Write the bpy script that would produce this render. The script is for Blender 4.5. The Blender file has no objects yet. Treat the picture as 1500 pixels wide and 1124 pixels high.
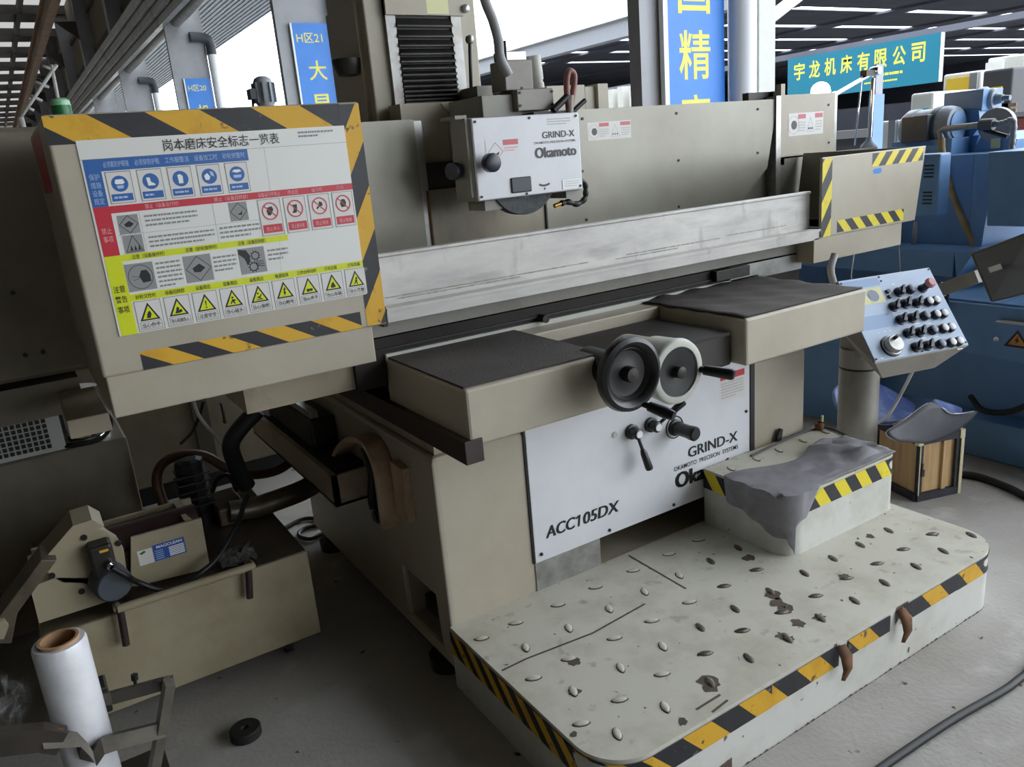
import bpy, bmesh, math, random
from mathutils import Vector, Matrix
random.seed(7)
scene = bpy.context.scene
col = scene.collection
# ------------------------------------------------------------------ camera
YAW, PITCH, ROLL, FPX, CAMH = 0.543234, -0.279165, -0.0869576, 1159.9, 1.6
_f = Vector((math.sin(YAW)*math.cos(PITCH), math.cos(YAW)*math.cos(PITCH), math.sin(PITCH)))
_r = Vector((math.cos(YAW), -math.sin(YAW), 0)); _u = _r.cross(_f)
CR = math.cos(ROLL)*_r + math.sin(ROLL)*_u
CU = -math.sin(ROLL)*_r + math.cos(ROLL)*_u
CAM = Vector((0, 0, CAMH))
cd = bpy.data.cameras.new('camera'); cam = bpy.data.objects.new('camera', cd); col.objects.link(cam)
cam.matrix_world = Matrix(((CR.x, CU.x, -_f.x, 0), (CR.y, CU.y, -_f.y, 0), (CR.z, CU.z, -_f.z, CAMH), (0, 0, 0, 1)))
cd.sensor_width = 36; cd.sensor_fit = 'HORIZONTAL'; cd.lens = FPX/1500*36; cd.clip_start = .02; cd.clip_end = 400
scene.camera = cam
# ------------------------------------------------------------------ light: a bright overcast sky
world = bpy.data.worlds.new('overcast'); scene.world = world; world.use_nodes = True
bg = world.node_tree.nodes['Background']; bg.inputs[0].default_value = (0.88, 0.94, 1.0, 1); bg.inputs[1].default_value = 2.6
scene.view_settings.view_transform = 'Standard'; scene.view_settings.look = 'None'
scene.view_settings.gamma = 1; scene.view_settings.use_curve_mapping = False
scene.view_settings.exposure = 1.1

# ------------------------------------------------------------------ helpers
def W(ax, val, px, py):
    """a pixel of the 1500x1124 photograph onto a world plane"""
    d = (CR*((px-750)/FPX) - CU*((py-562)/FPX) + _f)
    t = (val-CAM[ax])/d[ax]
    return CAM + d*t
def lin(h):
    h = h.lstrip('#'); o = []
    for i in (0, 2, 4):
        c = int(h[i:i+2], 16)/255
        o.append(c/12.92 if c <= .04045 else ((c+.055)/1.055)**2.4)
    return (*o, 1)
MATS = {}
def mat(name, c, rough=.5, metal=0, c2=None, scale=6, lo=.45, hi=.7, bump=0, bscale=200, spec=.5, detail=5, alpha=1, trans=0, emit=0, stretch=None, coat=0):
    m = bpy.data.materials.new(name); m.use_nodes = True; nt = m.node_tree; b = nt.nodes['Principled BSDF']
    b.inputs['Base Color'].default_value = lin(c); b.inputs['Roughness'].default_value = rough
    b.inputs['Metallic'].default_value = metal; b.inputs['Specular IOR Level'].default_value = spec
    b.inputs['Coat Weight'].default_value = coat
    if alpha < 1: b.inputs['Alpha'].default_value = alpha
    if trans: b.inputs['Transmission Weight'].default_value = trans
    if emit:
        b.inputs['Emission Color'].default_value = lin(c); b.inputs['Emission Strength'].default_value = emit
    if c2 or bump:
        tc = nt.nodes.new('ShaderNodeTexCoord'); mp = nt.nodes.new('ShaderNodeMapping')
        nt.links.new(tc.outputs['Object'], mp.inputs[0])
        if stretch: mp.inputs['Scale'].default_value = stretch
    if c2:
        n = nt.nodes.new('ShaderNodeTexNoise'); n.inputs['Scale'].default_value = scale; n.inputs['Detail'].default_value = detail
        n.inputs['Roughness'].default_value = .62
        r = nt.nodes.new('ShaderNodeMapRange'); r.inputs[1].default_value = lo; r.inputs[2].default_value = hi
        x = nt.nodes.new('ShaderNodeMix'); x.data_type = 'RGBA'
        x.inputs[6].default_value = lin(c); x.inputs[7].default_value = lin(c2)
        nt.links.new(mp.outputs[0], n.inputs[0]); nt.links.new(n.outputs[0], r.inputs[0])
        nt.links.new(r.outputs[0], x.inputs[0]); nt.links.new(x.outputs[2], b.inputs['Base Color'])
        m['mix'] = x.name
    if bump:
        n2 = nt.nodes.new('ShaderNodeTexNoise'); n2.inputs['Scale'].default_value = bscale; n2.inputs['Detail'].default_value = 3
        bp = nt.nodes.new('ShaderNodeBump'); bp.inputs['Strength'].default_value = bump; bp.inputs['Distance'].default_value = .01
        nt.links.new(mp.outputs[0], n2.inputs[0]); nt.links.new(n2.outputs[0], bp.inputs['Height']); nt.links.new(bp.outputs[0], b.inputs['Normal'])
    MATS[name] = m
    return m
def add_spots(m, c, scale, lo, hi, stretch=None, detail=3):
    """lay one more noise-masked colour over a material (chips, stains, grime)"""
    nt = m.node_tree; b = nt.nodes['Principled BSDF']; src = b.inputs['Base Color'].links[0].from_socket if b.inputs['Base Color'].links else None
    tc = nt.nodes.new('ShaderNodeTexCoord'); mp = nt.nodes.new('ShaderNodeMapping'); nt.links.new(tc.outputs['Object'], mp.inputs[0])
    if stretch: mp.inputs['Scale'].default_value = stretch
    mp.inputs['Location'].default_value = (random.random()*9, random.random()*9, 0)
    n = nt.nodes.new('ShaderNodeTexNoise'); n.inputs['Scale'].default_value = scale; n.inputs['Detail'].default_value = detail
    r = nt.nodes.new('ShaderNodeMapRange'); r.inputs[1].default_value = lo; r.inputs[2].default_value = hi
    x = nt.nodes.new('ShaderNodeMix'); x.data_type = 'RGBA'
    nt.links.new(mp.outputs[0], n.inputs[0]); nt.links.new(n.outputs[0], r.inputs[0]); nt.links.new(r.outputs[0], x.inputs[0])
    if src: nt.links.new(src, x.inputs[6])
    else: x.inputs[6].default_value = b.inputs['Base Color'].default_value
    x.inputs[7].default_value = lin(c); nt.links.new(x.outputs[2], b.inputs['Base Color'])
    return m

class MB:
    """collects polygons (world or local coordinates) for ONE mesh object"""
    def __init__(s): s.v = []; s.f = []; s.m = []; s.sm = []
    def poly(s, pts, mi=0, smooth=False):
        b = len(s.v); s.v += [Vector(p) for p in pts]; s.f.append(tuple(range(b, b+len(pts)))); s.m.append(mi); s.sm.append(smooth); return s
    def mesh(s, verts, faces, mi=0, smooth=False):
        b = len(s.v); s.v += [Vector(p) for p in verts]
        for f in faces: s.f.append(tuple(b+i for i in f)); s.m.append(mi); s.sm.append(smooth)
        return s
    def box(s, x0, x1, y0, y1, z0, z1, mi=0):
        v = [(x, y, z) for x in (x0, x1) for y in (y0, y1) for z in (z0, z1)]
        return s.mesh(v, [(0, 1, 3, 2), (4, 6, 7, 5), (0, 4, 5, 1), (2, 3, 7, 6), (0, 2, 6, 4), (1, 5, 7, 3)], mi)
    def obox(s, c, ax, ay, az, mi=0):
        """oriented box from centre and three half vectors"""
        c, ax, ay, az = map(Vector, (c, ax, ay, az))
        v = [c+sx*ax+sy*ay+sz*az for sx in (-1, 1) for sy in (-1, 1) for sz in (-1, 1)]
        return s.mesh(v, [(0, 1, 3, 2), (4, 6, 7, 5), (0, 4, 5, 1), (2, 3, 7, 6), (0, 2, 6, 4), (1, 5, 7, 3)], mi)
    def prism(s, pts, off, mi=0):
        """polygon of 3D points pushed by an offset vector"""
        off = Vector(off); p = [Vector(q) for q in pts]; n = len(p)
        v = p+[q+off for q in p]
        return s.mesh(v, [tuple(range(n))[::-1], tuple(range(n, 2*n))]+[(i, (i+1) % n, n+(i+1) % n, n+i) for i in range(n)], mi)
    def ring(s, c, ax, r, n, ph=0):
        ax = Vector(ax).normalized(); t = Vector((0, 0, 1)) if abs(ax.z) < .9 else Vector((1, 0, 0))
        a = ax.cross(t).normalized(); b = ax.cross(a)
        return [Vector(c)+a*(r*math.cos(2*math.pi*i/n+ph))+b*(r*math.sin(2*math.pi*i/n+ph)) for i in range(n)]
    def cyl(s, p0, p1, r0, r1=None, n=20, mi=0, caps=True, smooth=True):
        r1 = r0 if r1 is None else r1; p0 = Vector(p0); p1 = Vector(p1); ax = p1-p0
        A = s.ring(p0, ax, r0, n); B = s.ring(p1, ax, r1, n)
        s.mesh(A+B, [(i, (i+1) % n, n+(i+1) % n, n+i) for i in range(n)], mi, smooth)
        if caps: s.poly(A[::-1], mi); s.poly(B, mi)
        return s
    def lathe(s, o, ax, prof, n=24, mi=0, smooth=True, close=False):
        """prof: list of (distance along axis, radius)"""
        o = Vector(o); ax = Vector(ax).normalized(); rings = [s.ring(o+ax*d, ax, max(r, 1e-5), n) for d, r in prof]
        k = len(rings); v = [p for R in rings for p in R]; f = []
        for j in range(k if close else k-1):
            a = j*n; b = ((j+1) % k)*n
            f += [(a+i, a+(i+1) % n, b+(i+1) % n, b+i) for i in range(n)]
        return s.mesh(v, f, mi, smooth)
    def tube(s, pts, r, n=8, mi=0, sub=5, caps=True):
        pts = [Vector(p) for p in pts]
        if sub > 1 and len(pts) > 2:
            P = [pts[0]*2-pts[1]]+pts+[pts[-1]*2-pts[-2]]; q = []
            for i in range(1, len(P)-2):
                for k in range(sub):
                    t = k/sub; a, b, c, d = P[i-1], P[i], P[i+1], P[i+2]
                    q.append(.5*((2*b)+(c-a)*t+(2*a-5*b+4*c-d)*t*t+(3*b-a-3*c+d)*t**3))
            pts = q+[pts[-1]]
        k = len(pts); v = []; ref = None
        for i, p in enumerate(pts):
            d = (pts[min(i+1, k-1)]-pts[max(i-1, 0)]).normalized()
            if ref is None:
                ref = d.cross(Vector((0, 0, 1)) if abs(d.z) < .9 else Vector((1, 0, 0))).normalized()
            else:
                ref = (ref-d*ref.dot(d)).normalized()
            b2 = d.cross(ref); rr = r(i/(k-1)) if callable(r) else r
            v += [p+ref*(rr*math.cos(2*math.pi*j/n))+b2*(rr*math.sin(2*math.pi*j/n)) for j in range(n)]
        f = [(i*n+j, i*n+(j+1) % n, (i+1)*n+(j+1) % n, (i+1)*n+j) for i in range(k-1) for j in range(n)]
        s.mesh(v, f, mi, True)
        if caps: s.poly(v[:n][::-1], mi); s.poly(v[-n:], mi)
        return s
    def build(s, name, mats, parent=None, bevel=0, seg=2, label=None, origin=None, fix=True):
        me = bpy.data.meshes.new(name); o = bpy.data.objects.new(name, me)
        off = Vector((0, 0, 0))
        if parent is not None and 'wx' in parent: off = Vector((parent['wx'], parent['wy'], parent['wz']))
        if origin is not None: off = Vector(origin)
        me.from_pydata([tuple(p-off) for p in s.v], [], s.f)
        if not isinstance(mats, (list, tuple)): mats = [mats]
        for m in mats: me.materials.append(MATS[m] if isinstance(m, str) else m)
        for p, mi, sm in zip(me.polygons, s.m, s.sm): p.material_index = mi; p.use_smooth = sm
        bm = bmesh.new(); bm.from_mesh(me)
        bmesh.ops.remove_doubles(bm, verts=bm.verts, dist=1e-6)
        if fix: bmesh.ops.recalc_face_normals(bm, faces=bm.faces)
        for e in bm.edges:
            if len(e.link_faces) == 2 and e.calc_face_angle(0) > .75: e.smooth = False
        bm.to_mesh(me); bm.free()
        col.objects.link(o)
        if parent is not None:
            o.parent = parent
            for k in ('wx', 'wy', 'wz'):
                if k in parent: o[k] = parent[k]
        elif origin is not None: o.location = off
        if bevel:
            bv = o.modifiers.new('bevel', 'BEVEL'); bv.width = bevel; bv.segments = seg; bv.limit_method = 'ANGLE'; bv.angle_limit = .7
            bv.harden_normals = False
        if label: o['label'] = label
        return o
def tag(o, label, cat, group=None):
    o['label'] = label; o['category'] = cat
    if group: o['group'] = group
    return o
def struct(o, label=None):
    o['kind'] = 'structure'
    if label: o['label'] = label
    return o
def thing(name, label, cat, loc=(0, 0, 0), rotz=0, group=None):
    """an Empty at the base of a thing; children are authored in world coordinates (local ones if it is turned)"""
    o = bpy.data.objects.new(name, None); col.objects.link(o); o.empty_display_size = .05
    o.location = loc; o.rotation_euler = (0, 0, rotz)
    if rotz == 0: o['wx'], o['wy'], o['wz'] = loc
    tag(o, label, cat, group)
    return o
def one(mb, name, mats, label, cat, base, group=None, bevel=0, seg=2):
    """a thing that is a single mesh, origin at its base"""
    return tag(mb.build(name, mats, None, bevel, seg, origin=base), label, cat, group)
# ---- flat print: polygons and lettering on a plane (origin, u to the right, v down, n out)
class Frame:
    def __init__(s, o, u, v, n): s.o, s.u, s.v, s.n = Vector(o), Vector(u).normalized(), Vector(v).normalized(), Vector(n).normalized()
    def p(s, a, b, l=1): return s.o+s.u*a+s.v*b+s.n*(l*.0005)
def rect(mb, fr, u0, v0, u1, v1, mi=0, l=1): return mb.poly([fr.p(u0, v0, l), fr.p(u1, v0, l), fr.p(u1, v1, l), fr.p(u0, v1, l)], mi)
def shape(mb, fr, pts, mi=0, l=1): return mb.poly([fr.p(a, b, l) for a, b in pts], mi)
def disc(mb, fr, cu, cv, r, mi=0, l=1, n=28, ri=0, rv=None):
    rv = rv or r; k = rv/r
    P = [(math.cos(2*math.pi*i/n), math.sin(2*math.pi*i/n)) for i in range(n)]
    if ri == 0: return shape(mb, fr, [(cu+r*a, cv+rv*b) for a, b in P], mi, l)
    for i in range(n):
        a, b = P[i], P[(i+1) % n]
        shape(mb, fr, [(cu+r*a[0], cv+rv*a[1]), (cu+r*b[0], cv+rv*b[1]), (cu+ri*b[0], cv+ri*k*b[1]), (cu+ri*a[0], cv+ri*k*a[1])], mi, l)
    return mb
def line(mb, fr, a, b, w, mi=0, l=1):
    a = Vector(a); b = Vector(b); d = (b-a).normalized(); n = Vector((-d.y, d.x))*w/2
    return shape(mb, fr, [a+n, b+n, b-n, a-n], mi, l)
_tc = {}
def glyphs(body, bold=0):
    key = (body, bold)
    if key not in _tc:
        cu = bpy.data.curves.new('t', 'FONT'); cu.body = body; cu.size = 1; cu.resolution_u = 3; cu.offset = bold
        ob = bpy.data.objects.new('t', cu); me = bpy.data.meshes.new_from_object(ob)
        vs = [v.co.copy() for v in me.vertices]; fs = [tuple(p.vertices) for p in me.polygons]
        bpy.data.objects.remove(ob); bpy.data.curves.remove(cu); bpy.data.meshes.remove(me)
        _tc[key] = (vs, fs)
    return _tc[key]
def text(mb, fr, body, u0, v0, u1, v1, mi=0, l=2, bold=0, skew=0, keep=False):
    """lettering fitted into the rectangle u0..u1, v0..v1 (keep: keep the aspect, centred)"""
    vs, fs = glyphs(body, bold)
    if not vs: return mb
    x0 = min(p.x for p in vs); x1 = max(p.x for p in vs); y0 = min(p.y for p in vs); y1 = max(p.y for p in vs)
    sx = (u1-u0)/max(x1-x0, 1e-6); sy = (v1-v0)/max(y1-y0, 1e-6)
    if keep:
        k = min(sx, sy); cu_, cv_ = (u0+u1)/2, (v0+v1)/2
        u0 = cu_-k*(x1-x0)/2; v0 = cv_-k*(y1-y0)/2; sx = sy = k
    return mb.mesh([fr.p(u0+(p.x-x0)*sx+skew*(p.y-y0)*sy, v0+(y1-p.y)*sy, l) for p in vs], fs, mi)
def heavy(mb, fr, body, u0, v0, u1, v1, mi=0, l=2, bold=.006, k=.013, **kw):
    d = (u1-u0)*k
    for i in (-1, -.5, 0, .5, 1): text(mb, fr, body, u0+d+d*i, v0, u1-d+d*i, v1, mi, l+.1*(i+1), bold, **kw)
    return mb
def greek(mb, fr, u0, v0, u1, v1, rows, mi=0, l=2, fill=.5, seed=1):
    """rows of print too small to read: short dashes"""
    rg = random.Random(seed); h = (v1-v0)/rows
    for i in range(rows):
        end = u1 if i < rows-1 else u0+(u1-u0)*rg.uniform(.5, .9); u = u0
        while u < end-1e-4:
            w = min(rg.uniform(.5, 1.3)*h, end-u); rect(mb, fr, u, v0+i*h+h*(1-fill)/2, u+w*.82, v0+i*h+h*(1+fill)/2, mi, l); u += w
    return mb
def tape(name, P, L, h, w, slant, parent, cols=('tape_yellow', 'tape_black'), du=None, first=0, label='yellow and black hazard tape', s0=0):
    """hazard tape: P(u,v)->point; stripes w wide leaning by slant, cut square at both ends"""
    du = du or w; k = max(1, round(w/du)); du = w/k; mb = MB()
    def clip(poly, lo, hi):
        for sgn, lim in ((1, lo), (-1, hi)):
            out = []
            for i in range(len(poly)):
                a, b = poly[i], poly[(i+1) % len(poly)]; da = sgn*(a[0]-lim); db = sgn*(b[0]-lim)
                if da >= 0: out.append(a)
                if da*db < 0: t = da/(da-db); out.append((a[0]+(b[0]-a[0])*t, a[1]+(b[1]-a[1])*t))
            poly = out
            if len(poly) < 3: return []
        return poly
    ext = abs(slant)*h; i0 = int(-(ext+w)/du)-1; i1 = int((L+ext+w)/du)+2
    for i in range(i0, i1):
        a = i*du+s0; b = a+du; mi = (((i//k)+first) % 2)
        q = clip([(a, 0), (b, 0), (b+slant*h, h), (a+slant*h, h)], 0, L)
        if q: mb.poly([P(u, v) for u, v in q], mi)
    return mb.build(name, list(cols), parent, label=label)
def plane_tape(name, fr, u0, v0, L, h, w, slant, parent, l=1, **k):
    return tape(name, lambda a, b: fr.p(u0+a, v0+b, l), L, h, w, slant, parent, **k)
def vtape(name, fr, u0, v0, L, h, w, slant, parent, l=1, **k):
    return tape(name, lambda a, b: fr.p(u0+b, v0+a, l), L, h, w, slant, parent, **k)

# ------------------------------------------------------------------ materials
mat('concrete', '#b3b0ab', .82, c2='#98928a', scale=1.1, lo=.42, hi=.72, bump=.25, bscale=60, detail=8)
add_spots(MATS['concrete'], '#7d6f5f', 2.3, .60, .75, detail=6); add_spots(MATS['concrete'], '#c4c1bc', 5, .6, .75, detail=6)
add_spots(MATS['concrete'], '#3c332b', 15, .68, .72, detail=5)
mat('alley', '#a8a6a2', .85, c2='#8d8b86', scale=2)
mat('beige', '#b3ab9a', .42, c2='#a79e8b', scale=3, lo=.4, hi=.7)
mat('beige_worn', '#aca08a', .5, c2='#8f826b', scale=5, lo=.5, hi=.75)
mat('offwhite', '#c3c4bc', .45, c2='#b8b7ac', scale=4)
mat('white_plate', '#dcdde2', .35, c2='#d2d3d8', scale=3)
mat('grey_paint', '#8f8c83', .45, c2='#7f7b71', scale=5)
mat('grey_metal', '#a9a9a6', .35, .7, c2='#85827c', scale=9)
mat('steel', '#a5a5a3', .42, .6, c2='#8f8a83', scale=14)
mat('dark_metal', '#3b3936', .45, .5, c2='#2a2826', scale=8)
mat('bed_dark', '#2b2623', .6, c2='#1f1b19', scale=7, spec=.3)
mat('black', '#141416', .45)
mat('black_gloss', '#101113', .38, coat=.1)
mat('black_knob', '#1d2130', .35)
mat('rubber', '#1b1a1a', .7, c2='#262424', scale=30)
mat('mat_rubber', '#423c39', .75, c2='#514a46', scale=4, bump=.5, bscale=260)
mat('guard_white', '#c2bfba', .38, .15, c2='#a9a6a4', scale=4, lo=.4, hi=.7, stretch=(1, 1, 3))
add_spots(MATS['guard_white'], '#7a7672', 3, .56, .85, stretch=(.9, 1, 5), detail=8); add_spots(MATS['guard_white'], '#66625f', 5, .60, .86, stretch=(2.2, 1, .7), detail=8)
mat('guard_panel', '#8b897e', .36, .3, c2='#7b766a', scale=2.2, lo=.4, hi=.75)
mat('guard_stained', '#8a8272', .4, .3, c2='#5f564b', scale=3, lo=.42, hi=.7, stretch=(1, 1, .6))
mat('wheel_grit', '#55585a', .8, c2='#46494b', scale=60, bump=.4, bscale=300)
mat('tape_yellow', '#d9a829', .5, c2='#c48f1c', scale=12, lo=.5, hi=.75)
mat('tape_lemon', '#e3d02a', .5, c2='#c9ae1e', scale=14, lo=.55, hi=.75)
mat('tape_black', '#1f2127', .45, c2='#2c2d31', scale=12)
add_spots(MATS['tape_yellow'], '#5a4a30', 30, .66, .72); add_spots(MATS['tape_black'], '#6a6356', 34, .68, .72)
mat('poster_white', '#dfdfda', .3); mat('p_blue', '#2a62a8', .35); mat('p_red', '#c3293b', .35); mat('p_yellow', '#d3dc14', .35)
mat('p_black', '#17181b', .4); mat('p_grey', '#8f8f8f', .4); mat('p_line', '#7f7f7c', .4); mat('p_greywhite', '#b9b9b6', .4)
mat('p_lightblue', '#a9c4e6', .4); mat('p_pink', '#e6a9ad', .4)
mat('sign_blue', '#2580dc', .4, c2='#2077d0', scale=2); mat('sign_yellow', '#e6e05a', .45); mat('sign_cyan', '#1fa0d8', .4); mat('sign_white', '#eef2ef', .4)
mat('sign_teal', '#1f7893', .45)
mat('plat_white', '#d0cdbf', .5, c2='#bab5a2', scale=6, lo=.45, hi=.72)
add_spots(MATS['plat_white'], '#7b735f', 14, .62, .8, detail=8); add_spots(MATS['plat_white'], '#4b443c', 38, .70, .735, detail=4)
mat('plat_side', '#cfcfc9', .5, c2='#bdbbb0', scale=6); add_spots(MATS['plat_side'], '#4a463f', 30, .70, .74)
mat('chip', '#5c5048', .7, c2='#493e37', scale=30)
mat('stud', '#585049', .5, .2, c2='#9a9282', scale=60, lo=.5, hi=.6)
mat('rust', '#6e4a2c', .8, c2='#4a3220', scale=20)
mat('cloth_grey', '#918f94', .85, c2='#7d7b80', scale=12, bump=.25, bscale=500)
mat('leather_grey', '#4c4a4e', .45, c2='#5a585c', scale=10)
mat('sheet_dark', '#373940', .5, c2='#484a53', scale=6); mat('sheet_edge', '#cfd0dd', .5); mat('sheet_blue', '#4d5f96', .4, c2='#8a9acb', scale=9)
mat('wood', '#c9a778', .6, c2='#b08d60', scale=7, stretch=(6, 6, .6)); mat('wood_pale', '#d8cdaa', .6); mat('wood_black', '#26272c', .6, c2='#383a42', scale=10)
mat('panel_blue', '#b3c6df', .35, c2='#a6bbd8', scale=3); mat('panel_mid', '#8ea9cf', .35); mat('button_white', '#e6e8ec', .35); mat('button_grey', '#7d8599', .35); mat('button_red', '#c98d90', .45)
mat('pendant_grey', '#8d8880', .42, c2='#7f7a72', scale=6)
mat('mach_blue', '#6a93c0', .42, c2='#5f88b6', scale=3)
mat('motor_grey', '#4b5158', .5, c2='#3e444b', scale=8); mat('motor_light', '#8997a5', .45, c2='#6f7c8a', scale=14)
mat('pipe_grey', '#8b8d8e', .45, .3); mat('hose_tan', '#b59b6b', .5, c2='#8e7448', scale=8); mat('hose_brown', '#5d4030', .55); mat('hose_grey', '#8f9092', .5); mat('hose_red', '#8a5a50', .5)
mat('hose_black', '#15171a', .5); mat('cable_white', '#b9b8b4', .5)
mat('chrome', '#d2d2d0', .12, 1); mat('brass', '#b98a3a', .35, .8)
mat('tank_beige', '#a79c82', .45, c2='#93876c', scale=4); mat('tank_top', '#6f6657', .35, .3, c2='#51483b', scale=6)
mat('sep_brown', '#4a3838', .4, .2, c2='#382b2b', scale=6)
mat('dark_cab', '#4f4a44', .5, c2='#433e38', scale=3); mat('cab_light', '#807868', .5, c2='#70685a', scale=5)
mat('film', '#d9d9dd', .25, c2='#c9c9cf', scale=7, coat=.4, bump=.25, bscale=18); mat('cardboard', '#a98564', .8, c2='#8c6a4a', scale=20)
mat('clear_film', '#f2f4f6', .08, trans=.0, alpha=.09)
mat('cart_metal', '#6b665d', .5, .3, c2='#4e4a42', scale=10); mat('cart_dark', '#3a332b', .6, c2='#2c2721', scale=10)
mat('rail_brown', '#3a2c2b', .5, c2='#241d1d', scale=6)
mat('hook_beige', '#c4ab90', .5, c2='#a38a6e', scale=8)
mat('pillar_grey', '#a3a5aa', .5, c2='#94969b', scale=2); mat('pillar_dark', '#3f4348', .55, c2='#34383c', scale=2); mat('wall_beige', '#8a8170', .7, c2='#8d8470', scale=1.5)
mat('roof_dark', '#4f4c47', .7, c2='#3f3c38', scale=1); mat('corrugated', '#a3abb4', .5, .2); mat('shutter_metal', '#9a9a96', .35, .6, c2='#7c7c78', scale=3)
mat('fascia', '#e8e8e6', .5); mat('eave_grey', '#8d929b', .5); mat('hall_dark', '#6b6e7c', .7, c2='#5c5f6c', scale=.6)
mat('girder', '#8b6a4a', .6, c2='#5f4a38', scale=1.2); mat('pipe_white', '#e3e6ea', .4)
mat('far_yellow', '#e0bf3f', .5); mat('far_white', '#c9cac6', .5); mat('far_grey', '#7c7d80', .5); mat('far_dark', '#3a3b40', .6); mat('far_cyan', '#3fb4d2', .45); mat('far_red', '#7b3a34', .5)
mat('green', '#1f6b3a', .4); mat('green_pale', '#8fc39b', .4); mat('ladder_white', '#c9c8c2', .5)
mat('glow', '#ffd9a0', .4, emit=16)
mat('pane', '#f4f6f8', .5)
_m = MATS['pane']; _nt = _m.node_tree; _b = _nt.nodes['Principled BSDF']; _t = _nt.nodes.new('ShaderNodeBsdfTranslucent'); _t.inputs[0].default_value = (.34, .33, .32, 1)
_nt.links.new(_t.outputs[0], _nt.nodes['Material Output'].inputs[0])
mat('sticker', '#dad7d3', .4); mat('sticker_red', '#c25560', .4); mat('label_yellow', '#d9d9a0', .4); mat('warn_orange', '#c98a3c', .4)
mat('label_blue', '#2b57a5', .4)
# ================================================================== the setting
fl = MB(); fl.poly([(-20, -14, 0), (5.2, -14, 0), (5.2, 110, 0), (-20, 110, 0)]); struct(fl.build('floor', 'concrete'), 'grey brown concrete workshop floor with stains')
al = MB(); al.poly([(5.2, -14, -.01), (80, -14, -.01), (80, 110, -.01), (5.2, 110, -.01)]); struct(al.build('floor_alley', 'alley'), 'pale concrete alley between the two halls')
# roof of this hall: sheets with translucent strips between them
ROOF = 9.5
y = -10.0
ceil = struct(MB().box(-20, 4.4, -14, y, ROOF, ROOF+.1).build('ceiling', 'roof_dark'), 'dark sheet metal hall roof with light strips')
MB().box(-20, 4.4, y, 29.2, ROOF, ROOF+.1).build('roof_sheet', 'roof_dark', ceil); y = 29.2
while y < 108:
    p = MB().box(-20, 4.4, y, y+1.7, ROOF+.02, ROOF+.05).build('skylight_strip', 'pane', ceil)
    MB().box(-20, 4.4, y+1.7, y+5.6, ROOF, ROOF+.1).build('roof_sheet', 'roof_dark', ceil)
    MB().box(-20, 4.4, y+1.62, y+1.82, ROOF-.35, ROOF).build('purlin', 'roof_dark', ceil)
    y += 5.6
for x in (-9, -3, 2.55):
    MB().box(x-.09, x+.09, -14, 108, ROOF-.3, ROOF-.02).build('tie_beam', 'roof_dark', ceil)
struct(MB().box(-20.2, -20, -14, 110, 0, ROOF).build('wall_left', 'wall_beige'))
struct(MB().box(-20, 4.4, 109, 109.3, 0, ROOF).build('wall_back', 'wall_beige'))
struct(MB().box(-20, 4.4, -14.2, -14, 0, ROOF).build('wall_front', 'wall_beige'))  # unseen end wall behind the camera, added to keep the left side darker
PY = [4.33+7.58*k for k in range(-2, 13)]
for k in range(len(PY)):
    y0 = PY[k]
    pm = MB().box(3.83, 4.62, y0, y0+.1, 0, 5.7).box(3.83, 3.9, y0-.015, y0, 0, 5.7)
    struct(pm.build('pillar', 'pillar_grey'), 'grey steel column of the hall side')
    y1 = y0+7.58
    struct(MB().box(3.83, 4.3, y0, y0+.45, 5.7, ROOF).build('pillar_upper', 'pillar_grey'))
    w = MB().box(4.3, 4.38, y0, y1, 5.3, ROOF); struct(w.build('wall_right', 'wall_beige'))
    b = MB()
    for q in range(4): b.box(3.48+.08*q, 3.60+.08*q, y0+.05, y1, 5.62-.19*q-.17, 5.62-.19*q)
    for q in range(3): b.box(3.58+.08*q, 3.825, y0+.05, y1, 5.43-.19*q-.02, 5.43-.19*q)
    b.box(3.6, 3.825, y0+.05, y1, 5.62, 5.64)
    d = struct(b.build('door_%d' % (k+1), 'shutter_metal'), 'rolled up metal shutter over the hall opening')
    MB().cyl((4.1, y0+.16, 5.0), (4.1, y1, 5.0), .12, n=16).build('shutter_roller', 'shutter_metal', d)
    MB().box(4.22, 4.29, y0+.45, y1, 6.5, 6.66).box(4.22, 4.29, y0+.45, y1, 7.9, 8.05).build('wall_rail', 'roof_dark', d)
cn = MB(); cn.box(4.62, 6.3, -14, 108, 5.32, 5.36); canopy = struct(cn.build('canopy', 'corrugated'), 'grey corrugated canopy along the hall side')
for i in range(15): MB().box(4.62+i*.12, 4.65+i*.12, -14, 108, 5.295, 5.32).build('canopy_rib', 'corrugated', canopy)
# the hall opposite the alley
OX = 14.0
fa = struct(MB().box(OX-.15, OX+.1, 3, 90, 4.62, 5.0).build('eave_opposite', 'fascia'), 'white eave of the hall across the alley')
MB().box(OX-.05, OX+.3, 3, 90, 4.2, 4.62).build('eave_beam', 'eave_grey', fa)
co = None
ys = [3.5]+[22.0+3.72*k for k in range(-4, 14)]+[90]  # hall cut short out of view so open sky lights the front faces
for a, b in zip(ys[:-1], ys[1:]):
    s = MB().box(19.2, 76, a+(.6 if a < 37 else 0), b, 6.2, 6.23)
    if co is None: co = struct(s.build('ceiling_opposite', 'hall_dark'), 'dark roof of the opposite hall with slits of daylight')
    else: s.build('roof_sheet', 'hall_dark', co)
struct(MB().prism([(OX, 3.5, 4.95), (19.2, 3.5, 6.18), (19.2, 3.5, 6.22), (OX, 3.5, 5.0)], (0, 86, 0)).build('ceiling_opposite_edge', 'hall_dark'))
for x in (26, 33.5, 41, 50, 60): MB().box(x, x+1.2, 3.5, 90, 6.1, 6.19).build('roof_truss', 'hall_dark', co)
struct(MB().box(76, 76.2, 3.3, 90, 0, 6.3).build('wall_opposite', 'hall_dark'))
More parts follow.
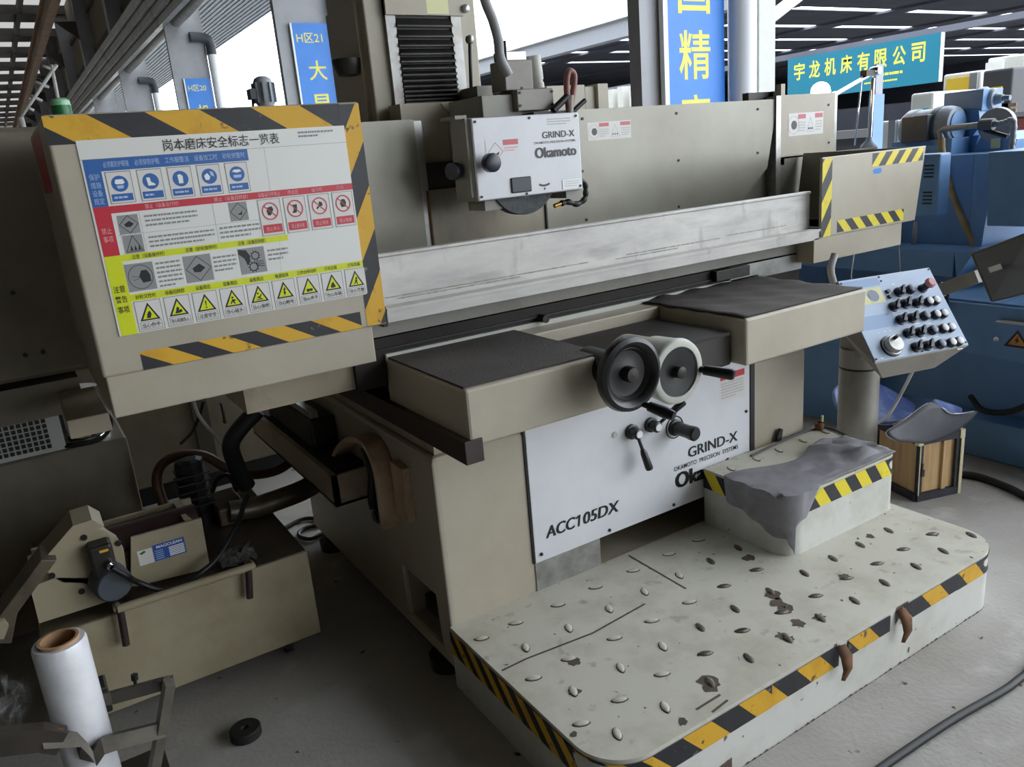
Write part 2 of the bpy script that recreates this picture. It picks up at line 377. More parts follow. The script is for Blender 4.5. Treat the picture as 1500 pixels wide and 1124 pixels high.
struct(MB().box(OX, 76, 90, 90.2, 0, 6.3).build('wall_opposite_end', 'hall_dark'))
struct(MB().box(OX, 76, 3.3, 3.5, 0, 6.3).build('wall_opposite_near', 'hall_dark'))
for k in range(0, 11):
    yy = 6.2+7.6*k; struct(MB().box(OX, OX+.35, yy, yy+.35, 0, 4.7).build('pillar_opposite', 'hall_dark'))
struct(MB().box(OX-.06, OX+.1, 3.5, 88, 2.98, 3.08).build('trim_1', 'hall_dark'), 'long grey rail above the company sign')
struct(MB().box(30, 30.15, 3.5, 60, 0, 2.3).build('wall_partition', 'hall_dark'))

# ---- banners on the columns
def banner(y0, label, num, cs, z1):
    fr = Frame((4.05, y0-.055, z1), (1, 0, 0), (0, 0, -1), (0, -1, 0))
    t = thing('banner', label, 'banner', (4.3, y0-.03, 1.2), group='blue banners on the hall columns')
    MB().box(4.04, 4.58, y0-.055, y0-.018, 1.0, z1).build('board', 'sign_blue', t)
    MB().box(4.015, 4.04, y0-.06, y0-.018, 1.0, z1).box(4.58, 4.6, y0-.06, y0-.018, 1.0, z1).build('edge_trim', 'sign_white', t)
    m = MB()
    if num: text(m, fr, num, .035, .13, .42, .26, 0, bold=.006)
    m.build('lettering', 'sign_yellow', t, label='yellow lettering')
    for ch, v, h in cs: text(MB(), fr, ch, .15, v, .42, v+h, 0, bold=.012).build('character', 'sign_yellow', t)
banner(PY[3], 'tall blue banner with H区21 and large yellow characters', 'H区21', [('大', .50, .27), ('昌', .96, .3)], 3.66)
banner(PY[4], 'small distant blue banner with pale print on hall column', 'H区20', [('机', .55, .3), ('床', .95, .3)], 3.82)
# nearest column: characters stacked down the banner
t = thing('banner', 'wide bright blue banner with yellow brush characters on nearest column', 'banner', (4.3, PY[2]-.03, 1.2), group='blue banners on the hall columns')
yb = PY[2]
MB().box(4.04, 4.58, yb-.055, yb-.018, 1.0, 3.7).build('board', 'sign_blue', t)
MB().box(4.0, 4.04, yb-.06, yb-.018, 1.0, 3.7).build('edge_trim', 'sign_white', t)
fr = Frame((4.04, yb-.055, 3.7), (1, 0, 0), (0, 0, -1), (0, -1, 0))
def bz(py): return 3.7-W(1, yb, 1000, py).z
for ch, a, b in (('国', -55, 22), ('精', 46, 118), ('密', 140, 212)):
    text(MB(), fr, ch, .10, bz(a), .40, bz(b), 0, bold=.012).build('character', 'sign_yellow', t)
# downpipes
for k, lb in ((2, 'thick white downpipe beside the nearest banner'), (3, 'white downpipe behind the H区21 banner'), (4, 'pale downpipe with dark elbow beside the small distant banner'), (5, 'far pale downpipe at the third column')):
    y0 = PY[k]; t = thing('downpipe', lb, 'pipe', (4.71, y0-.1, 0), group='downpipes at the hall columns')
    MB().cyl((4.71, y0-.1, 0), (4.71, y0-.1, 4.3), .10, n=18).build('pipe', 'pipe_white', t)
    MB().tube([(4.71, y0-.1, 4.3), (4.71, y0-.1, 4.5), (4.65, y0-.12, 4.62), (4.45, y0-.12, 4.66), (4.3, y0-.12, 4.66)], .105, n=14).build('elbow', 'pillar_dark' if k > 2 else 'pipe_white', t)
t = one(MB().box(4.83, 5.0, PY[2]-.15, PY[2]+.1, 0, 5.3), 'door_post', 'offwhite', 'pale square post right of the thick white downpipe', 'post', (4.89, PY[2], 0))
m = MB().tube([W(1, PY[2], 1110, 40), W(1, PY[2], 1130, 25), W(1, PY[2], 1175, -10)], .045, n=10)
one(m, 'brace_pipe', 'pipe_white', 'slanting white brace pipe from the pale post', 'pipe', W(1, PY[2], 1110, 40))
# crane girder and its brackets, ladder, high in the hall
g = thing('crane_girder', 'long rusty brown crane girder high along the hall', 'girder', (3.0, 30, 7.6))
MB().box(2.86, 3.14, 14, 108, 7.62, 7.72).box(2.97, 3.03, 14, 108, 7.72, 8.3).box(2.86, 3.14, 14, 108, 8.3, 8.38).build('beam', 'girder', g)
for y0 in PY[4:]: MB().prism([(3.14, y0+.1, 7.6), (3.825, y0+.02, 7.6), (3.825, y0+.02, 7.0)], (0, .12, 0)).build('bracket', 'roof_dark', g)
l = thing('wall_ladder', 'white metal ladder frame standing behind the poster housing', 'ladder', (1.0, 14.0, 0))
P = lambda x, y: W(1, 14.0, x, y)
for a, b in (((83, 95), (30, 172)), ((75, 95), (88, 160))): MB().tube([P(*a), P(*b)], .028, n=6, sub=1).build('rail', 'ladder_white', l)
for a, b in (((62, 96), (78, 102)), ((52, 120), (72, 128)), ((45, 140), (62, 148)), ((37, 156), (50, 162))): MB().tube([P(*a), P(*b)], .022, n=6, sub=1).build('rung', 'ladder_white', l)
MB().tube([P(30, 172), Vector((P(30, 172).x, 14, 0))], .05, n=6, sub=1).build('rail', 'ladder_white', l)
# company sign across the alley
A, B = W(0, OX-.1, 1155, 95), W(0, OX-.1, 1380, 55)
zt = 2.9; zb = 2.2; ya, yb2 = A.y, B.y
t = thing('company_sign', 'teal company sign with yellow characters across the alley', 'sign', (OX-.1, (ya+yb2)/2, zb))
MB().box(OX-.12, OX-.04, yb2, ya, zb, zt+.08).build('board', 'sign_teal', t)
MB().box(OX-.13, OX-.04, yb2-.015, yb2, zb, zt+.08).build('edge_trim', 'sign_white', t)
fr = Frame((OX-.12, ya, zt+.06), (0, -1, 0), (0, 0, -1), (-1, 0, 0)); Ls = ya-yb2
for i, ch in enumerate('宇龙机床有限公司'):
    c = .09+i*.112; text(MB(), fr, ch, Ls*(c-.04), .08, Ls*(c+.04), .40, 0, bold=.02).build('character', 'sign_yellow', t)
m = MB(); greek(m, fr, Ls*.60, .47, Ls*.92, .56, 1, 0, seed=3); m.build('small_print', 'sign_yellow', t); m = MB(); greek(m, fr, Ls*.55, .60, Ls*.90, .66, 1, 0, seed=4); m.build('small_print', 'sign_yellow', t)

# ---- things standing in the alley and the far hall
def far_box(name, label, cat, X, px, py0, py1, depth, mats, parts=None):
    a = W(0, X, px[0], py0); b = W(0, X, px[1], py0); z1 = a.z; y0, y1 = min(a.y, b.y), max(a.y, b.y)
    t = thing(name, label, cat, (X+depth/2, (y0+y1)/2, 0))
    MB().box(X, X+depth, y0, y1, 0, z1).build('body', mats, t, bevel=.02)
    return t, X, y0, y1, z1
t, X, y0, y1, z1 = far_box('machine_cabinet', 'grey far machine cabinet with yellow front panel', 'machine', 9.0, (1382, 1437), 110, 0, 1.2, 'far_white')
MB().box(X-.03, X, y0+(y1-y0)*.14, y1-(y1-y0)*.14, z1-.75, z1-.05).build('front_panel', 'far_yellow', t, label='yellow panel')
MB().box(X-.035, X-.005, y0+.02, y0+.1, z1-.75, z1-.02).build('corner_strip', 'far_grey', t)
t, X, y0, y1, z1 = far_box('machine_cabinet', 'dark far machine with yellow louvred door', 'machine', 8.2, (1440, 1484), 104, 0, 1.2, 'far_dark')
MB().box(X-.03, X, y0+.08, y1, .5, z1-.16).build('door_frame', 'far_yellow', t)
for i in range(9): MB().box(X-.045, X-.02, y0+.16, y1-.35, z1-.75+i*.05, z1-.72+i*.05).build('louvre', 'girder', t)
for i in range(9): MB().box(X-.045, X-.02, y1-.28, y1-.08, z1-.75+i*.05, z1-.72+i*.05).build('louvre', 'girder', t)
t, X, y0, y1, z1 = far_box('machine_cover', 'pale grey far machine cover above the louvred door', 'machine', 10.5, (1447, 1540), 86, 0, 1.0, 'far_white')
MB().box(X-.03, X, y0, y1, 0, z1-.55).build('lower_front', 'far_dark', t)
MB().box(X-.04, X, y1-.2, y1, z1-.45, z1-.05).build('white_label', 'sign_white', t)
t, X, y0, y1, z1 = far_box('machine_cabinet', 'beige far cabinet with cyan label behind the motor', 'machine', 7.0, (1334, 1368), 138, 0, .7, 'far_white')
fr = Frame((X, y1, z1), (0, -1, 0), (0, 0, -1), (-1, 0, 0)); m = MB(); w = y1-y0
shape(m, fr, [(w*.15, .2), (w*.3, .13), (w*.8, .13), (w*.9, .2), (w*.88, .42), (w*.5, .5), (w*.2, .42)]); m.build('cyan_label', 'far_cyan', t)
t, X, y0, y1, z1 = far_box('tool_cart', 'dark red far cart beside the pale machine', 'cart', 7.6, (1484, 1530), 172, 0, .8, 'far_red')
MB().box(X-.02, X+.8, y0, y1, z1, z1+.04).build('top', 'far_grey', t)
t, X, y0, y1, z1 = far_box('machine_tool', 'pale far machine frame behind the light blue bar', 'machine', 6.3, (1290, 1330), 178, 0, .5, 'far_white')
MB().box(X-.03, X, (y0+y1)/2-.03, (y0+y1)/2+.03, .6, z1).build('door_gap', 'far_grey', t)
t = thing('steel_rack', 'dark steel rack in front of the far hall', 'rack', (9.5, 8.6, 0))
MB().box(9.5, 10.6, 5.8, 9.2, 0, 1.55).build('body', 'far_dark', t)
MB().box(9.45, 9.5, 5.8, 9.2, 1.45, 1.55).build('shelf_edge', 'far_grey', t)
# white crates seen through the gap by the nearest column
for i, (px, py, lb) in enumerate(((893, 138, 'small pale box stacked far behind the guard plate'), (908, 134, 'second small pale box far behind the guard plate'), (925, 132, 'third pale box beside the nearest column far away'))):
    c = W(0, 12.5, px, py); one(MB().box(12.5, 13.1, c.y-.09, c.y+.09, 0, c.z+.1), 'storage_box', 'far_white', lb, 'box', (12.8, c.y, 0))
# ================================================================== the big grinding machine
G = thing('surface_grinder', 'large beige surface grinder with long white table guard', 'machine', (1.73, 2.4, 0))
BX0, BX1, BY = .9, 2.56, 1.98
# base with a square pocket low in its left side
def pocket_box(x0, x1, y0, y1, z0, z1, py0, py1, pz0, pz1, d):
    m = MB()
    m.poly([(x1, y0, z0), (x1, y1, z0), (x1, y1, z1), (x1, y0, z1)]); 
    fo = [(x0, z0), (x1, z0), (x1, z1), (x0, z1)]; fi = [(1.49, .20), (2.2, .20), (2.2, .33), (1.49, .33)]
    for k in range(4):
        a, b, c, e = fo[k], fo[(k+1) % 4], fi[(k+1) % 4], fi[k]
        m.poly([(q[0], y0, q[1]) for q in (a, b, c, e)]); m.poly([(e[0], y0, e[1]), (c[0], y0, c[1]), (c[0], y0+1.1, c[1]), (e[0], y0+1.1, e[1])])
    m.poly([(q[0], y0+1.1, q[1]) for q in fi])
    m.poly([(x0, y1, z0), (x1, y1, z0), (x1, y1, z1), (x0, y1, z1)]); m.poly([(x0, y0, z1), (x1, y0, z1), (x1, y1, z1), (x0, y1, z1)])
    m.poly([(x0, y0, z0), (x1, y0, z0), (x1, y1, z0), (x0, y1, z0)])
    o = [(y0, z0), (y1, z0), (y1, z1), (y0, z1)]; i = [(py0, pz0), (py1, pz0), (py1, pz1), (py0, pz1)]
    for k in range(4):
        a, b, c, e = o[k], o[(k+1) % 4], i[(k+1) % 4], i[k]
        m.poly([(x0, *a), (x0, *b), (x0, *c), (x0, *e)]); m.poly([(x0, *e), (x0, *c), (x0+d, *c), (x0+d, *e)])
    m.poly([(x0+d, *q) for q in i]); return m
base = pocket_box(BX0, BX1, BY, 3.35, .06, .775, 2.07, 2.31, .10, .28, .12).build('base', 'beige', G, bevel=.012)
MB().box(BX0+.02, BX1-.02, BY+.02, 3.3, .775, .90).build('base_shoulder', 'beige_worn', base)
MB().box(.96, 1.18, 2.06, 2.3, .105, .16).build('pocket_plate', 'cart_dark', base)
for x, y in ((.99, 2.12), (2.48, 2.12), (.99, 3.2), (2.48, 3.2)):
    MB().lathe((x-.06, y-.02, 0), (0, 0, 1), [(0, 0), (0, .06), (.045, .062), (.05, .03), (.07, .03), (.07, 0)]).build('levelling_foot', 'dark_metal', G)
# white front panel
pn = MB().box(1.222, 2.232, 1.972, 1.985, .318, .90).build('front_panel', 'white_plate', G, bevel=.002)
MB().box(2.232, 2.254, 1.968, 1.985, .318, .90).build('gasket_strip', 'black', pn); MB().box(1.215, 1.222, 1.975, 1.985, .318, .90).build('gasket_strip', 'black', pn)
for x, z in ((1.245, .345), (1.53, .335), (2.21, .345), (1.83, .335), (2.21, .60)):
    MB().cyl((x, 1.974, z), (x, 1.968, z), .006, n=10).build('screw', 'black', pn)
PF = Frame((1.222, 1.972, .90), (1, 0, 0), (0, 0, -1), (0, -1, 0))
def ptext(parent, fr, ax, plane, body, p0, p1, p2, name, m='p_black', **k):
    """text between three pixels: top-left, top-right, bottom-left (all on the panel plane)"""
    a, b, c = (W(ax, plane, *q) for q in (p0, p1, p2))
    mb = MB(); text(mb, fr, body, (a-fr.o).dot(fr.u), (a-fr.o).dot(fr.v), (b-fr.o).dot(fr.u), (c-fr.o).dot(fr.v), **k)
    return mb.build(name, m, parent)
m = MB(); heavy(m, PF, 'ACC', .045, .466, .163, .508, bold=.006, k=.016, skew=.16); shape(m, PF, [(.178+.005, .467), (.186+.005, .467), (.186-.002, .508), (.178-.002, .508), (.1805, .476), (.1695, .479), (.1705, .473)], 0, 2); heavy(m, PF, '05DX', .196, .466, .352, .508, bold=.006, k=.012, skew=.16); m.build('model_lettering', 'p_black', pn)
def logo(parent, fr, u0, u1, v0, s, wide=True):
    m = MB(); text(m, fr, 'GRIND-X', u0+.14*s if wide else u0+.06*s, v0, u1-.01*s, v0+.042*s, bold=.006)
    text(m, fr, 'OKAMOTO  PRECISION  SYSTEMS', u0, v0+.058*s, u1, v0+.074*s, bold=.004)
    text(m, fr, 'Okamoto', u0, v0+.098*s, u1, v0+.168*s, bold=.045); return m.build('maker_lettering', 'p_black', parent)
m = MB(); heavy(m, PF, 'GRIND-X', .685, .365, .942, .405, bold=.004, k=.006); m.build('series_lettering', 'p_black', pn)
m = MB(); text(m, PF, 'OKAMOTO  PRECISION  SYSTEMS', .615, .421, .944, .438, bold=.01); m.build('slogan_lettering', 'p_black', pn)
m = MB(); heavy(m, PF, 'Okamoto', .618, .448, .95, .508); m.build('maker_lettering', 'p_black', pn)
m = MB(); rect(m, PF, .85, .125, .985, .235, 0, 1); rect(m, PF, .853, .128, .98, .152, 1, 2); greek(m, PF, .857, .16, .975, .225, 6, 2, seed=5); m.build('caution_label', ['sticker', 'p_red', 'p_greywhite'], pn)
# grey kick plate and dark opening under the panel
MB().box(1.222, 1.49, 1.976, 1.985, .205, .317).build('kick_plate', 'grey_metal', G)
# aprons left and right of the handwheels, with ribbed mats
AY, AZ0, AZ1 = 1.725, .878, 1.035
xl1 = W(2, AZ1, 886, 518).x
ap = MB().box(.90, xl1, AY, 2.24, AZ0, AZ1).build('apron', 'beige', G, bevel=.008)
MB().box(.905, xl1-.004, AY+.018, 2.217, AZ1-.002, AZ1+.005).build('rubber_mat', 'mat_rubber', ap)
MB().box(.90, 2.56, 2.218, 2.23, AZ1-.06, AZ1+.014).build('back_strip', 'offwhite', G)
ar = MB().box(1.935, 2.56, AY, 2.24, AZ0, AZ1).build('apron', 'beige', G, bevel=.008)
mm = MB(); nx, ny = 26, 14
vv = [(1.935+.003+i/nx*.615+(.006*math.sin(j*1.7) if i in (0, nx) else 0), AY+.012+j/ny*.478, AZ1+.007+.004*math.sin(i*.9+j*.5)*math.sin(j*.8)+(.008*math.sin(i*.5)**2 if j == ny else 0)) for j in range(ny+1) for i in range(nx+1)]
mm.mesh(vv, [(j*(nx+1)+i, j*(nx+1)+i+1, (j+1)*(nx+1)+i+1, (j+1)*(nx+1)+i) for j in range(ny) for i in range(nx)], 0, True)
o = mm.build('rubber_mat', 'mat_rubber', ar); sd = o.modifiers.new('thick', 'SOLIDIFY'); sd.thickness = .006; sd.offset = -1
MB().box(xl1, 1.935, 2.13, 2.24, .93, AZ1-.002).build('apron_bridge', 'beige', G, bevel=.004)
MB().box(.88, .935, AY-.005, 2.7, .835, .90).build('slide_rail', 'rail_brown', G, bevel=.002)
MB().box(.90, 2.54, 1.99, 2.24, .86, .90).build('apron_underside', 'beige', G)
# handwheel box and the two handwheels
hb = MB().box(xl1-.03, 1.93, 1.78, 2.14, .875, .985).build('handwheel_box', 'dark_metal', G, bevel=.01)
MB().box(xl1+.1, 1.90, 1.76, 2.12, .985, .995).build('box_cover', 'bed_dark', hb)
c1 = Vector((1.358, 1.64, .998)); ax = (0, -1, 0)
hw = MB().lathe(c1, ax, [(-.03, .03), (-.03, .06), (-.005, .085), (.0, .102), (.012, .108), (.028, .104), (.034, .092), (.026, .078), (.006, .07), (.002, .045), (.006, .03), (.006, 0)], 44).build('handwheel', 'black_gloss', G, label='large black handwheel')
MB().lathe(c1, ax, [(.0, .074), (.016, .078), (.018, .0725), (.004, .064)], 44, close=True).build('inner_ring', 'dark_metal', hw)
MB().lathe(c1, ax, [(-.1, .022), (.03, .022), (.034, .02), (.036, 0)], 24).build('hub', 'dark_metal', hw)
MB().lathe(c1+Vector((0, .02, 0)), ax, [(-.15, .05), (0, .05)], 24).build('shaft_housing', 'dark_metal', hw)
hp = c1+Vector((.035, -.025, -.092))
MB().lathe(hp, (.35, -1, -.25), [(0, .009), (.02, .009), (.022, .014), (.075, .017), (.1, .013), (.102, 0)], 16).build('crank_handle', 'black_gloss', hw)
c2 = Vector((1.575, 1.70, .95))
hw2 = MB().lathe(c2, ax, [(-.07, .092), (.0, .096), (.03, .1), (.04, .097), (.043, .092), (.043, .076), (.03, .074), (.03, 0)], 44).build('handwheel', 'offwhite', G, label='smaller handwheel with cream graduated rim')
MB().lathe(c2, ax, [(.03, .078), (.038, .076), (.034, .03), (.03, 0)], 40).build('face', 'black_gloss', hw2)
MB().lathe(c2, ax, [(.02, .018), (.055, .018), (.057, .014), (.057, 0)], 20).build('hub', 'dark_metal', hw2)
MB().lathe(c2+Vector((.0, .06, 0)), ax, [(-.14, .08), (0, .085)], 30).build('drum', 'beige_worn', hw2)
MB().lathe(c2+Vector((.085, -.035, -.01)), (.55, -1, -.12), [(0, .01), (.015, .01), (.018, .015), (.1, .018), (.108, .014), (.11, 0)], 16).build('crank_handle', 'black_gloss', hw2)
# levers on the panel
def lever(px, dirv, ln, label):
    p = W(1, 1.972, *px); lv = MB().lathe(p, ax, [(0, .026), (.012, .026), (.014, .02), (.04, .02), (.045, .014), (.045, 0)], 24).build('lever', 'black_gloss', G, label=label)
    MB().lathe(p, ax, [(.0445, .013), (.047, .013), (.0475, 0)], 18).build('cap', 'button_white', lv)
    d = Vector(dirv).normalized(); q = p+Vector((0, -.03, 0))
    MB().cyl(q+d*.015, q+d*ln*.55, .006, n=10).build('rod', 'black', lv)
    MB().lathe(q+d*ln*.45, d, [(0, .008), (ln*.1, .012), (ln*.5, .014), (ln*.55, .012), (ln*.55, 0)], 14).build('grip', 'black_gloss', lv)
lever((924, 632), (.25, -.15, -1), .14, 'black lever pointing down'); lever((952, 622), (.75, -.25, .55), .13, 'black lever pointing up to the right')
p = W(1, 1.972, 988, 626); kn = MB().lathe(p, ax, [(0, .03), (.01, .03), (.012, .024), (.075, .024), (.082, .026), (.1, .026), (.106, .02), (.106, 0)], 26).build('twist_knob', 'black_gloss', G)
MB().lathe(p, ax, [(0, .042), (.002, .042), (.002, .038), (0, .038)], 30).build('scale_ring', 'p_black', kn)
p = W(1, 1.972, 900, 637); MB().lathe(p, ax, [(0, .012), (.006, .01), (.006, 0)], 6).build('plug_screw', 'chrome', G)
# bed, skirts and the long table guard
bd = MB().box(.80, 2.83, 2.23, 2.78, .95, 1.10).build('bed', 'bed_dark', G)
MB().box(.83, 2.83, 2.222, 2.78, 1.105, 1.163).build('bed_cover', 'grey_paint', bd, bevel=.003)
MB().box(.80, 2.83, 2.222, 2.232, 1.062, 1.068).build('slide_groove', 'dark_metal', bd)
p = W(1, 2.222, 793, 466); MB().cyl(p+Vector((0, .01, 0)), p+Vector((0, -.03, 0)), .014, n=14).build('stop_pin', 'dark_metal', bd)
p = W(1, 2.222, 1080, 398); MB().box(p.x-.14, p.x+.05, 2.20, 2.23, p.z-.02, p.z+.022).build('limit_switch', 'dark_metal', bd, bevel=.003)
MB().box(2.4, 2.83, 2.218, 2.235, 1.035, 1.10).build('end_plate', 'grey_metal', bd)
SK = .13
MB().box(.13, .835, 2.135, 2.8, 1.055, 1.163).build('left_skirt', 'beige', G, bevel=.004)
MB().box(.47, .9, 2.25, 2.7, .955, 1.055).build('left_underbox', 'beige_worn', G)
MB().box(.03, .14, 2.5, 2.9, .93, .985).build('skirt_ledge', 'beige_worn', G, bevel=.003)
MB().box(2.80, 3.41, 2.135, 2.75, 1.065, 1.17).build('right_skirt', 'beige', G, bevel=.003)
tb = MB().box(.885, 2.835, 2.135, 2.2, 1.16, 1.197).box(.885, 2.83, 2.182, 2.195, 1.197, 1.347).box(.885, 2.83, 2.176, 2.21, 1.347, 1.357).build('table_guard', 'guard_white', G, bevel=.002, label='long white metal table guard with grime')
MB().box(.885, 2.835, 2.13, 2.205, 1.195, 1.204).build('guard_lip', 'guard_white', tb)
TF = Frame((.885, 2.182, 1.347), (1, 0, 0), (0, 0, -1), (0, -1, 0)); rg_ = random.Random(4)
for v, u0, u1 in ((.120, .02, .78), (.128, .06, .5), (.117, .95, 1.42), (.126, .9, 1.2), (.112, 1.45, 1.8)):
    m = MB(); n = 40
    for i in range(n):
        a, b = u0+(u1-u0)*i/n, u0+(u1-u0)*(i+1)/n
        w = rg_.uniform(.0012, .0026); shape(m, TF, [(a, v-w), (b, v-w*rg_.uniform(.4, 1)), (b, v+w), (a, v+w)])
    m.build('grime_line', 'grey_paint', tb)
MB().box(.89, 2.82, 2.24, 2.75, 1.163, 1.26).build('table_top', 'steel', tb)
MB().box(2.83, 2.845, 2.14, 2.2, 1.16, 1.21).box(.872, .886, 2.14, 2.2, 1.15, 1.21).build('end_seal', 'black', tb)
# left housing that carries the poster
HX0, HX1, HY, HZ0, HZ1 = .124, .882, 2.13, 1.16, 1.775
hs = MB().box(HX0, HX1, HY, 2.85, HZ0, HZ1).build('end_housing', 'beige', G, bevel=.008, seg=3)
HF = Frame((HX0, HY, HZ1), (1, 0, 0), (0, 0, -1), (0, -1, 0))
plane_tape('hazard_tape', HF, .0, .003, .70, .063, .125, 1.55, hs, s0=-.035, l=1)
vtape('hazard_tape', HF, .695, .005, .605, .06, .118, -1.75, hs, s0=.085, l=2)
plane_tape('hazard_tape', HF, .093, .565, .585, .047, .075, 1.75, hs, s0=-.01, l=1)
fs = Frame((HX0, 2.74, 1.757), (0, -1, 0), (0, 0, -1), (-1, 0, 0)); m = MB(); rect(m, fs, .0, .0, .40, .15, 0, 1); rect(m, fs, .03, .012, .37, .138, 1, 2); m.build('side_label', ['sticker_red', 'p_red'], hs, label='red label on the side')
# right end guard
rx = W(1, 2.13, 1357, 213).x; rx2 = W(1, 2.13, 1340, 325).x
rg = MB().prism([(2.835, 2.13, 1.168), (rx2, 2.13, 1.165), (rx, 2.13, 1.488), (2.835, 2.13, 1.488)], (0, .012, 0)).build('end_guard', 'beige', G, bevel=.003)
MB().prism([(rx2, 2.14, 1.166), (rx2, 2.78, 1.166), (rx, 2.78, 1.487), (rx, 2.14, 1.487)], (-.01, 0, 0)).box(2.84, rx2, 2.14, 2.78, 1.163, 1.17).build('guard_inside', 'guard_panel', rg)
RF = Frame((2.835, 2.13, 1.488), (1, 0, 0), (0, 0, -1), (0, -1, 0))
vtape('hazard_tape', RF, .002, .006, .314, .062, .078, -1.5, rg, s0=.02, cols=('tape_lemon', 'tape_black'))
plane_tape('hazard_tape', RF, .33, .006, .37, .055, .048, -.95, rg, s0=.0, cols=('tape_lemon', 'tape_black'), first=1)
plane_tape('hazard_tape', RF, .105, .262, .47, .05, .05, 1.0, rg, s0=.0, cols=('tape_lemon', 'tape_black'))
m = MB(); shape(m, RF, [(.335, .078), (.35, .07), (.39, .07), (.4, .078), (.39, .092), (.345, .092)]); m.build('blue_mark', 'sign_blue', rg)
# rear splash guard
def GY(px, py, y=2.8): p = W(1, y, px, py); return (p.x, y, p.z)
bk = MB().prism([(1.93, 2.8, 1.12), GY(1085, 296), GY(1090, 290), GY(1124, 246), GY(1139, 145), (2.05, 2.8, 1.762), (1.93, 2.8, 1.762)], (0, .012, 0)).build('rear_guard', 'guard_panel', G)
xr = GY(1139, 145)[0]
MB().box(xr-.02, xr+.015, 2.79, 2.86, 1.12, 1.775).build('guard_edge', 'grey_metal', bk)
MB().box(3.0, xr+.1, 2.85, 2.87, 1.12, 1.73).build('backing_plate', 'guard_panel', bk)
MB().box(xr+.015, xr+.09, 2.84, 2.86, 1.15, 1.80).box(xr-.14, xr+.05, 2.86, 2.9, 1.762, 1.80).build('hinge_frame', 'dark_metal', bk)
for q in ((853, 174), (853, 251), (991, 166), (994, 235), (1110, 160), (859, 322), (994, 303), (1110, 224)):
    p = GY(*q); MB().cyl((p[0], 2.8, p[2]), (p[0], 2.796, p[2]), .006, n=8).build('rivet', 'black', bk)
BF = Frame((1.93, 2.8, 1.762), (1, 0, 0), (0, 0, -1), (0, -1, 0))
def gsticker(parent, fr, u0, v0, u1, v1, name='warning_sticker'):
    m = MB(); w = u1-u0; h = v1-v0; rect(m, fr, u0, v0, u1, v1, 0, 1)
    disc(m, fr, u0+w*.14, v0+h*.52, h*.40, 1, 2, ri=h*.37); disc(m, fr, u0+w*.15, v0+h*.52, h*.2, 2, 2)
    rect(m, fr, u0+w*.26, v0+h*.06, u0+w*.48, v0+h*.26, 3, 2); rect(m, fr, u0+w*.75, v0+h*.06, u0+w*.98, v0+h*.26, 3, 2)
    for a, b in (((.62, .2), (.52, .85)), ((.62, .2), (.73, .85)), ((.52, .85), (.73, .85))): line(m, fr, (u0+w*a[0], v0+h*a[1]), (u0+w*b[0], v0+h*b[1]), h*.03, 1, 2)
    for i in range(3): disc(m, fr, u0+w*(.57+.05*i), v0+h*.72, h*.05, 2, 2, n=8)
    greek(m, fr, u0+w*.27, v0+h*.36, u0+w*.48, v0+h*.85, 4, 1, seed=2); greek(m, fr, u0+w*.77, v0+h*.36, u0+w*.97, v0+h*.85, 4, 1, seed=3)
    return m.build(name, ['sticker', 'p_greywhite', 'p_black', 'sticker_red'], parent)
a = GY(860, 180); b = GY(925, 205); gsticker(bk, BF, a[0]-1.93, 1.762-a[2], b[0]-1.93, 1.762-b[2]-.01)
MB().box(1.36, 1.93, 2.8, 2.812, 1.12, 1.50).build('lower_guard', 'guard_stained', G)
MB().box(1.925, 1.932, 2.792, 2.8, 1.12, 1.45).build('seam', 'black', G)
lp = MB().box(.89, 1.345, 2.76, 2.775, 1.12, 1.758).build('left_guard', 'guard_panel', G)
MB().box(1.345, 1.375, 2.76, 2.80, 1.12, 1.752).build('guard_flange', 'grey_metal', lp)
MB().box(1.365, 1.372, 2.752, 2.762, 1.12, 1.5).build('rust_edge', 'rust', lp)
# second plate with sticker on the right
a = GY(1150, 141); b = GY(1221, 226)
sp = MB().box(a[0], b[0], 2.8, 2.815, 1.47, 1.777).box(a[0]-.03, a[0], 2.8, 2.83, 1.44, 1.83).build('side_plate', 'beige', G)
MB().box(b[0], b[0]+.02, 2.8, 2.84, 1.46, 1.777).build('plate_edge', 'grey_metal', sp)
SF = Frame((a[0], 2.8, 1.777), (1, 0, 0), (0, 0, -1), (0, -1, 0)); gsticker(sp, SF, .03, .09, .30, .20)
for u, v in ((.34, .06), (.35, .25)): p = SF.p(u, v); MB().cyl(p, p+Vector((0, -.003, 0)), .006, n=8).build('rivet', 'black', sp)
MB().box(xr, 4.2, 2.8, 2.81, 1.12, 1.478).build('back_wall_right', 'guard_panel', G)
# column
CY = 2.95
cm = MB().box(1.285, 1.76, CY, 3.32, .9, 2.75).build('column', 'beige', G, bevel=.006)
MB().box(1.27, 1.286, 3.0, 3.3, .9, 2.2).build('column_side_plate', 'beige', cm)
MB().box(1.36, 1.40, CY-.02, CY, 1.78, 2.75).box(1.637, 1.68, CY-.02, CY, 1.78, 2.75).build('slide_way', 'steel', cm)
MB().box(1.36, 1.69, CY-.03, CY, 2.14, 2.75).build('top_plate', 'beige', cm)
m = MB(); cf = Frame((1.36, CY-.03, 2.4), (1, 0, 0), (0, 0, -1), (0, -1, 0)); rect(m, cf, .17, .1, .265, .255); m.build('yellow_label', 'label_yellow', cm)
zz = [2.14-.055*i for i in range(7)]; z = 2.14
hts = [.05, .045, .04, .036, .033, .03, .028, .026, .024, .022, .02, .018, .014, .012]
for h in hts:
    z2 = z-h*.82
    MB().prism([(1.40, CY-.004, z), (1.40, CY-.03, z2+.006), (1.40, CY-.03, z2), (1.40, CY-.004, z2)], (.237, 0, 0)).build('bellows_fold', 'dark_metal', cm)
    z = z2
MB().box(1.40, 1.637, CY-.01, CY, 1.78, 2.14).build('bellows_backing', 'black', cm)
